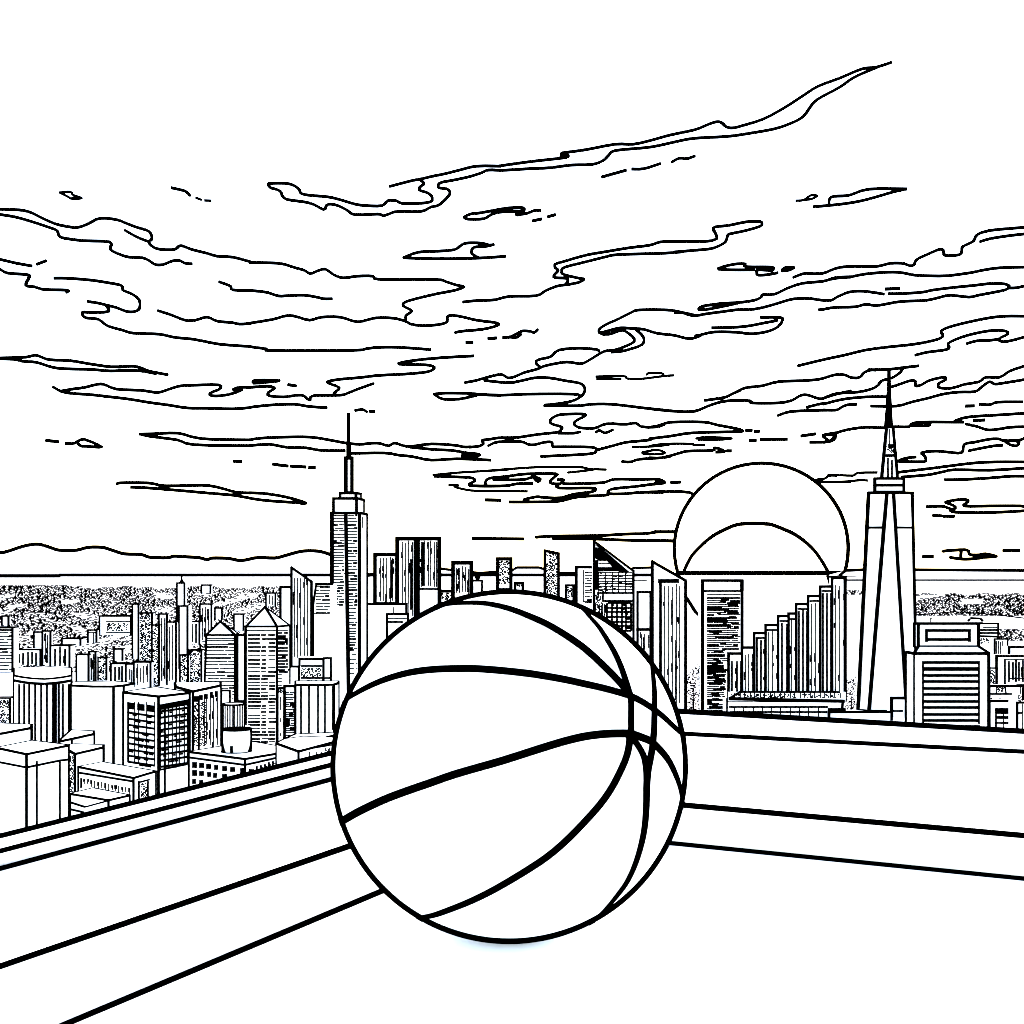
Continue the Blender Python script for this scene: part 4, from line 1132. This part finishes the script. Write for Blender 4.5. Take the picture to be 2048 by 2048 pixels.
# louvred building
b = Box('louvred_building', 'square building with a big black louvre panel and a framed roof box, far right', 1828, 1977, 1307, 900, d=17)
b.body(w=6, left=False)
b.marks(lambda m: m.line(1828, 1310, 1828, 1470, 4.4), 'corner_line')
mb = MB(); A = b.a
mb.edge((A.x, 917, 0), (A.x, 917, A.z), 6); mb.edge((A.x, 917, A.z), A, 5.5)
mb.build('corner_line', b.root)
mb = MB(); T0, T1 = at(1837, 1293, 900), at(1956, 1293, 900)
q = [at(1829, 1306, 900), at(1976, 1306, 900), at(1956, 1293, 912), at(1837, 1293, 912)]
mb.face(q); 
mb.edge(q[0], q[3], 5.4); mb.edge(q[1], q[2], 5.4); mb.edge(q[3], q[2], 4.6)
mb.build('sloping_roof', b.root)
mb = MB(); q0, q1 = at(1836.5, 1247, 912), at(1956, 1247, 912); zl = at(0, 1293, 912).z
mb.box((q0.x, 912, zl), (q1.x, 940, q0.z), 0)
mb.edge((q0.x, 912, zl), (q0.x, 912, q0.z), 5); mb.edge((q1.x, 912, zl), (q1.x, 912, q0.z), 4.6); mb.edge((q0.x - 2.4, 912, q0.z), (q1.x, 912, q0.z), 5.6)
mb.edge((q0.x - 2.4, 914, zl), (q0.x - 2.4, 914, q0.z), 5)
m = Marks(mb, (Vector((0, 912, 0)), Vector((0, 1, 0))))
for l in ((1853, 1258, 1853, 1283), (1939, 1258, 1939, 1283)): m.line(*l, 5.6)
m.line(1850, 1261, 1942, 1261, 5.6); m.line(1850, 1280, 1942, 1280, 5.6)
m.line(1861, 1237, 1861, 1246, 3); m.line(1861, 1238, 1864, 1237, 3)
mb.build('roof_box', b.root)
mb = MB(); m = Marks(mb, (Vector((0, 930, 0)), Vector((0, 1, 0)))); m.line(1936, 1243, 1940, 1237, 5); m.line(1940, 1236, 1960, 1237, 4); m.line(1960, 1236, 1966, 1243, 5); m.line(1934, 1244, 1966, 1244, 3)
mb.build('roof_vent', b.root)
b.marks(lambda m: (m.line(1846, 1322, 1846, 1448, 4.6), m.line(1958, 1322, 1958, 1448, 4.6), m.rect(1844, 1322, 1960, 1328)), 'louvre_frame')
for k in range(1, 10):
    y = 1322 + 12.9 * k
    b.marks(lambda m, y=y: m.rect(1846, y, 1957, y + 6.2), 'louvre')
b.marks(lambda m: m.rect(1844, 1450, 1960, 1462), 'louvre')

# far right cluster
b = Box('striped_low_block', 'low striped block peeking out right of the framed roof box', 1958, 1996, 1247, 1900, d=20); b.body(w=3)
b.marks(lambda m: (m.hl(1966, 1995, [1255], 2.2), m.line(1958, 1260, 1995, 1260, 4), m.line(1960, 1267, 1995, 1267, 3.6), m.line(1958, 1272, 2008, 1274, 3.4), m.stip(1960, 1276, 1984, 1288, .4)), 'glazing')
b = Box('ribbed_low_block', 'low ribbed block with a sloping corner at the right frame edge', 1989, 2015, 1278, 1800, d=20); b.body(w=2.6)
b.marks(lambda m: m.vl([1992, 1996, 2001, 2006], 1281, 1309, 2.4, 4), 'rib')
b = Box('small_white_block', 'white block with a flat dark roof line at the right frame edge', 2018, 2090, 1294, 1500, d=20); b.body(w=4)
b = Box('ribbed_white_block', 'white block with a ribbed panel at the right frame edge', 1993, 2095, 1312, 1250, d=25); b.body(w=4)
b.marks(lambda m: (m.line(2009, 1318, 2009, 1368, 4), m.line(2009, 1319, 2050, 1319, 2.8), m.vl([2019, 2026, 2032, 2039, 2045], 1320, 1364, 3.6, 5), m.line(2015, 1357, 2050, 1357, 2.2), m.line(2008, 1371, 2050, 1371, 4)), 'rib')
b = Box('speckled_annex', 'speckled narrow annex behind the right edge of the louvred building', 1978, 1992, 1336, 1150, d=12); b.body(w=2.4)
b.marks(lambda m: m.stip(1980, 1340, 1990, 1368, .5), 'glazing')
b = Box('banded_house', 'low banded house between the louvred building and the right frame edge', 1978, 2046, 1372, 1050, d=16); b.body(w=4.4)
b.marks(lambda m: (m.line(1978, 1388, 2024, 1388, 5), m.vl([1992, 2041], 1374, 1387, 3), m.stip(1992, 1374, 2010, 1384, .45), m.line(2010, 1372, 2012, 1386, 2.6)), 'glazing')
b = Box('gate_house', 'white gate house with a black barred opening beside the louvred building', 1978, 2034, 1402, 1000, d=16); b.body(w=5)
b.marks(lambda m: (m.rect(1990, 1417, 2027, 1428), m.rect(1990, 1417, 1994, 1470), m.rect(2020, 1417, 2028, 1462), m.line(1994, 1436, 2024, 1436, 6), m.line(1994, 1447, 2024, 1447, 5), m.line(2007, 1428, 2007, 1460, 3), m.line(1982, 1396, 1984, 1398, 2.4), m.line(1999, 1396, 2001, 1398, 2.4)), 'gate')
b = Box('post_house', 'narrow white house cut by the right frame edge next to the gate house', 2034, 2090, 1405, 960, d=16); b.body(w=4)
b.marks(lambda m: (m.line(2034, 1427, 2046, 1427, 3.4), m.line(2044, 1408, 2044, 1460, 2.4), m.stip(2035, 1390, 2046, 1404, .4)), 'glazing')

# ---------------------------------------------------------------- the terrace: floor, low curb and raised lip around its corner
ZF_, ZK_, ZL_ = EYE - .25, EYE - .21, EYE - .194
def cross(l, r):
    (x1, y1, x2, y2), (x3, y3, x4, y4) = l, r
    a = (y2 - y1) / (x2 - x1); b_ = (y4 - y3) / (x4 - x3)
    x = (y3 - b_ * x3 - y1 + a * x1) / (a - b_)
    return x, y1 + a * (x - x1)
LL = {1: (0, 1674, 665, 1508), 2: (0, 1702, 665, 1529), 3: (0, 1739, 665, 1560), 4: (0, 1932.5, 700, 1691.5), 5: (138, 2046.5, 765, 1783)}
RR = {1: (1360, 1426, 2048, 1466), 2: (1360, 1432, 2048, 1473), 3: (1367, 1470, 2048, 1506), 4: (1367, 1610, 2048, 1671), 5: (1341, 1688, 2048, 1759)}
ZZ_ = {1: ZL_, 2: ZL_, 3: ZK_, 4: ZK_, 5: ZF_}
P = {}
for k in LL:
    x1, y1, x2, y2 = LL[k]; a = (y2 - y1) / (x2 - x1)
    xl = -520 if k < 4 else -330
    left = on_z(xl, y1 + a * (xl - x1), ZZ_[k])
    mid = on_z(*cross(LL[k], RR[k]), ZZ_[k])
    x3, y3, x4, y4 = RR[k]; a = (y4 - y3) / (x4 - x3)
    right = on_z(2900, y3 + a * (2900 - x3), ZZ_[k])
    P[k] = (left, mid, right)

mb = MB()
l5, m5, r5 = P[5]
pts = [l5, m5, r5, Vector((r5.x, -2.5, ZF_)), Vector((l5.x - .4, -2.5, ZF_)), Vector((l5.x - .4, l5.y, ZF_))]
mb.loft([q - Vector((0, 0, 3)) for q in pts], pts, 0)
structure(mb.build('floor'))

def wall_run(i, j, label, lines):
    org = (P[4][i] + P[4][j]) / 2; org = Vector((org.x, org.y, ZF_ - 3))
    rt = root('parapet_wall', org); tag(rt, label, 'parapet')
    ring = lambda k: [P[5][k] + Vector((0, 0, -3)), P[5][k], P[4][k], P[3][k], P[3][k] * .35 + P[2][k] * .65 + Vector((0, 0, (ZL_ - ZK_) * .3)), P[2][k], P[1][k], P[1][k] + Vector((0, 0, -3.06))]
    A, B = ring(i), ring(j)
    mb = MB()
    mb.loft(A[:4] + [A[3] + Vector((0, 0, -3))], B[:4] + [B[3] + Vector((0, 0, -3))], 0)
    mb.build('curb', rt)
    mb = MB()
    mb.loft([A[3], A[4], A[5], A[6], A[7]], [B[3], B[4], B[5], B[6], B[7]], 0)
    mb.build('lip', rt)
    mb = MB()
    for k, w in lines:
        a_, b_ = P[k][i], P[k][j]
        # keep the painted edge line even from end to end
        n = 24; pts = [a_.lerp(b_, t / n) for t in range(n + 1)]
        rr = [(w + 3) * .5 * max(q.y, .05) / F for q in pts]
        mb.tube([q + (E0 - q).normalized() * r_ for q, r_ in zip(pts, rr)], rr, 1, 8)
        mb.build('edge_line', rt); mb = MB()
    return rt
wall_run(0, 1, 'low white parapet running along the left of the ball with four ruled edge lines', [(1, 12), (2, 7.5), (3, 11), (4, 9.5), (5, 11.5)])
wall_run(1, 2, 'low white parapet running to the right behind the ball', [(1, 16), (3, 12), (4, 9), (5, 10)])

# ---------------------------------------------------------------- the ball
Rb = .12
lo_a, hi_a = math.atan((1888.5 - HOR) / F), math.atan((1178 - HOR) / F)
al = (lo_a - hi_a) / 2; el = (lo_a + hi_a) / 2
D = Rb / math.sin(al)
# rests on the floor: choose its radius so that the underside touches
k = .25 / (D * math.sin(el) + Rb)
Rb *= k; D *= k
yc = D * math.cos(el)
C0 = Vector(((1018.5 - CX) / F * yc, yc, EYE - D * math.sin(el)))
SQ = 1.021      # resting under its own weight the ball is a touch wider than tall
widen = lambda q: Vector((C0.x + (q[0] - C0.x) * SQ, q[1], q[2]))
mb = MB(); sphere(mb, C0, Rb, 0, 160, 96); mb.v = [tuple(widen(q)) for q in mb.v]
ball = mb.build('basketball', mats=(RIM_BALL, BLACK))
for q in ball.data.polygons: q.use_smooth = True
tag(ball, 'large basketball with bold black seams resting on the terrace floor at the parapet corner', 'ball')
ball['org'] = tuple(ball.location)
ZQ = (640, 1150, 2.542)
SEAMS = [
 ([(105,660),(150,622),(200,592),(260,561),(330,532),(400,510),(480,492),(570,481),(660,477),(760,476),(830,479),(930,487),(1050,500),(1150,515),(1250,533),(1350,555),(1450,578),(1540,603),(1600,625),(1650,652),(1700,685),(1750,725),(1800,772),(1850,815)], 12.5),
 ([(600,165),(640,152),(700,144),(780,141),(850,146),(930,162),(1000,184),(1070,212),(1140,243),(1200,276),(1270,320),(1340,370),(1400,422),(1450,470),(1500,520),(1540,565),(1560,592)], 12),
 ([(1295,135),(1340,178),(1380,222),(1420,268),(1460,330),(1495,390),(1525,455),(1550,525),(1570,590),(1580,630),(1581,700),(1581,790)], 11),
 ([(1574,815),(1570,870),(1555,930),(1525,1000),(1480,1085),(1420,1170),(1330,1270),(1240,1360),(1150,1435),(1060,1495),(960,1556),(860,1612),(760,1660),(660,1700),(580,1728),(510,1742)], 12),
 ([(1665,385),(1685,450),(1694,520),(1700,600),(1700,680),(1698,780),(1690,870),(1678,940),(1666,1000),(1660,1080),(1658,1180),(1650,1280),(1630,1380),(1600,1475),(1560,1560),(1510,1630),(1450,1700),(1380,1765)], 12),
 ([(112,1252),(180,1212),(260,1172),(350,1132),(450,1095),(560,1057),(680,1015),(800,980),(920,946),(1040,908),(1140,876),(1240,846),(1340,822),(1440,809),(1520,806),(1580,808),(1630,824),(1680,845),(1720,880),(1770,940),(1810,1020),(1832,1090),(1842,1170)], 14),
 ([(1588,832),(1608,856),(1630,890),(1648,930),(1658,985),(1660,1040)], 11),
]
for pts, w in SEAMS:
    mb = MB(); P3 = []
    for x, y in smooth(zz(ZQ, pts), 3):
        x = 1018.5 + (x - 1018.5) / SQ
        r = ray(x, y); L = E0 - C0
        A_ = r.dot(r); B_ = 2 * r.dot(L); c_ = L.dot(L) - Rb * Rb
        disc = B_ * B_ - 4 * A_ * c_
        q = E0 + r * ((-B_ - math.sqrt(max(disc, 0))) / (2 * A_))
        q = C0 + (q - C0).normalized() * Rb
        P3.append(q)
    # flat seam band lying on the skin
    n = len(P3); Lf, Rt = [], []
    for i in range(n):
        t = (P3[min(i + 1, n - 1)] - P3[max(i - 1, 0)]).normalized()
        nn = (P3[i] - C0).normalized()
        sd = t.cross(nn).normalized() * ((w + 2.6) * .5 * P3[i].y / F)
        # width grows on slanting skin so the groove keeps its real width
        vd = (E0 - P3[i]).normalized()
        fac = 1.0
        s2 = sd - vd * sd.dot(vd)
        if s2.length > 1e-9: fac = min(sd.length / s2.length, 2.6)
        sd = sd * fac
        Lf.append(C0 + (P3[i] + sd - C0).normalized() * Rb * 1.0022); Rt.append(C0 + (P3[i] - sd - C0).normalized() * Rb * 1.0022)
    ax0 = (C0 - E0).normalized()
    for e_, nb in ((0, 1), (n - 1, n - 2)):      # carry the seam on round the limb to its far half
        q = P3[e_]; mq = q - ax0 * 2 * (q - C0).dot(ax0)
        if (q - C0).angle(mq - C0) > 1.35: continue
        wv = (Lf[e_] - Rt[e_]) * .5
        wl = ((w + 2.6) * .5 * q.y / F)
        bm = MB(); rows = []
        for k_ in range(13):
            dd_ = (q.lerp(mq, k_ / 12) - C0).normalized()
            tt = (mq - q).normalized(); sv = tt.cross(dd_).normalized() * wl
            rows.append((C0 + (dd_ * Rb + sv).normalized() * Rb * 1.0022, C0 + (dd_ * Rb - sv).normalized() * Rb * 1.0022))
        bm.v = [tuple(widen(z_)) for r_ in rows for z_ in r_]
        for k_ in range(12): bm.f.append((2 * k_, 2 * k_ + 2, 2 * k_ + 3, 2 * k_ + 1)); bm.m.append(1)
        bm.build('seam', ball)
    for side in (1, -1):      # the same seam again on the far side of the ball
        if side == -1:
            ax = (C0 - E0).normalized()
            f = lambda q: q - ax * 2 * (q - C0).dot(ax)
            Lf, Rt = [f(q) for q in Lf], [f(q) for q in Rt]
        mb = MB()
        i0 = len(mb.v); mb.v += [tuple(widen(q)) for pr in zip(Lf, Rt) for q in pr]
        for i in range(n - 1): mb.f.append((i0 + 2 * i, i0 + 2 * i + 2, i0 + 2 * i + 3, i0 + 2 * i + 1)); mb.m.append(1)
        mb.build('seam', ball)
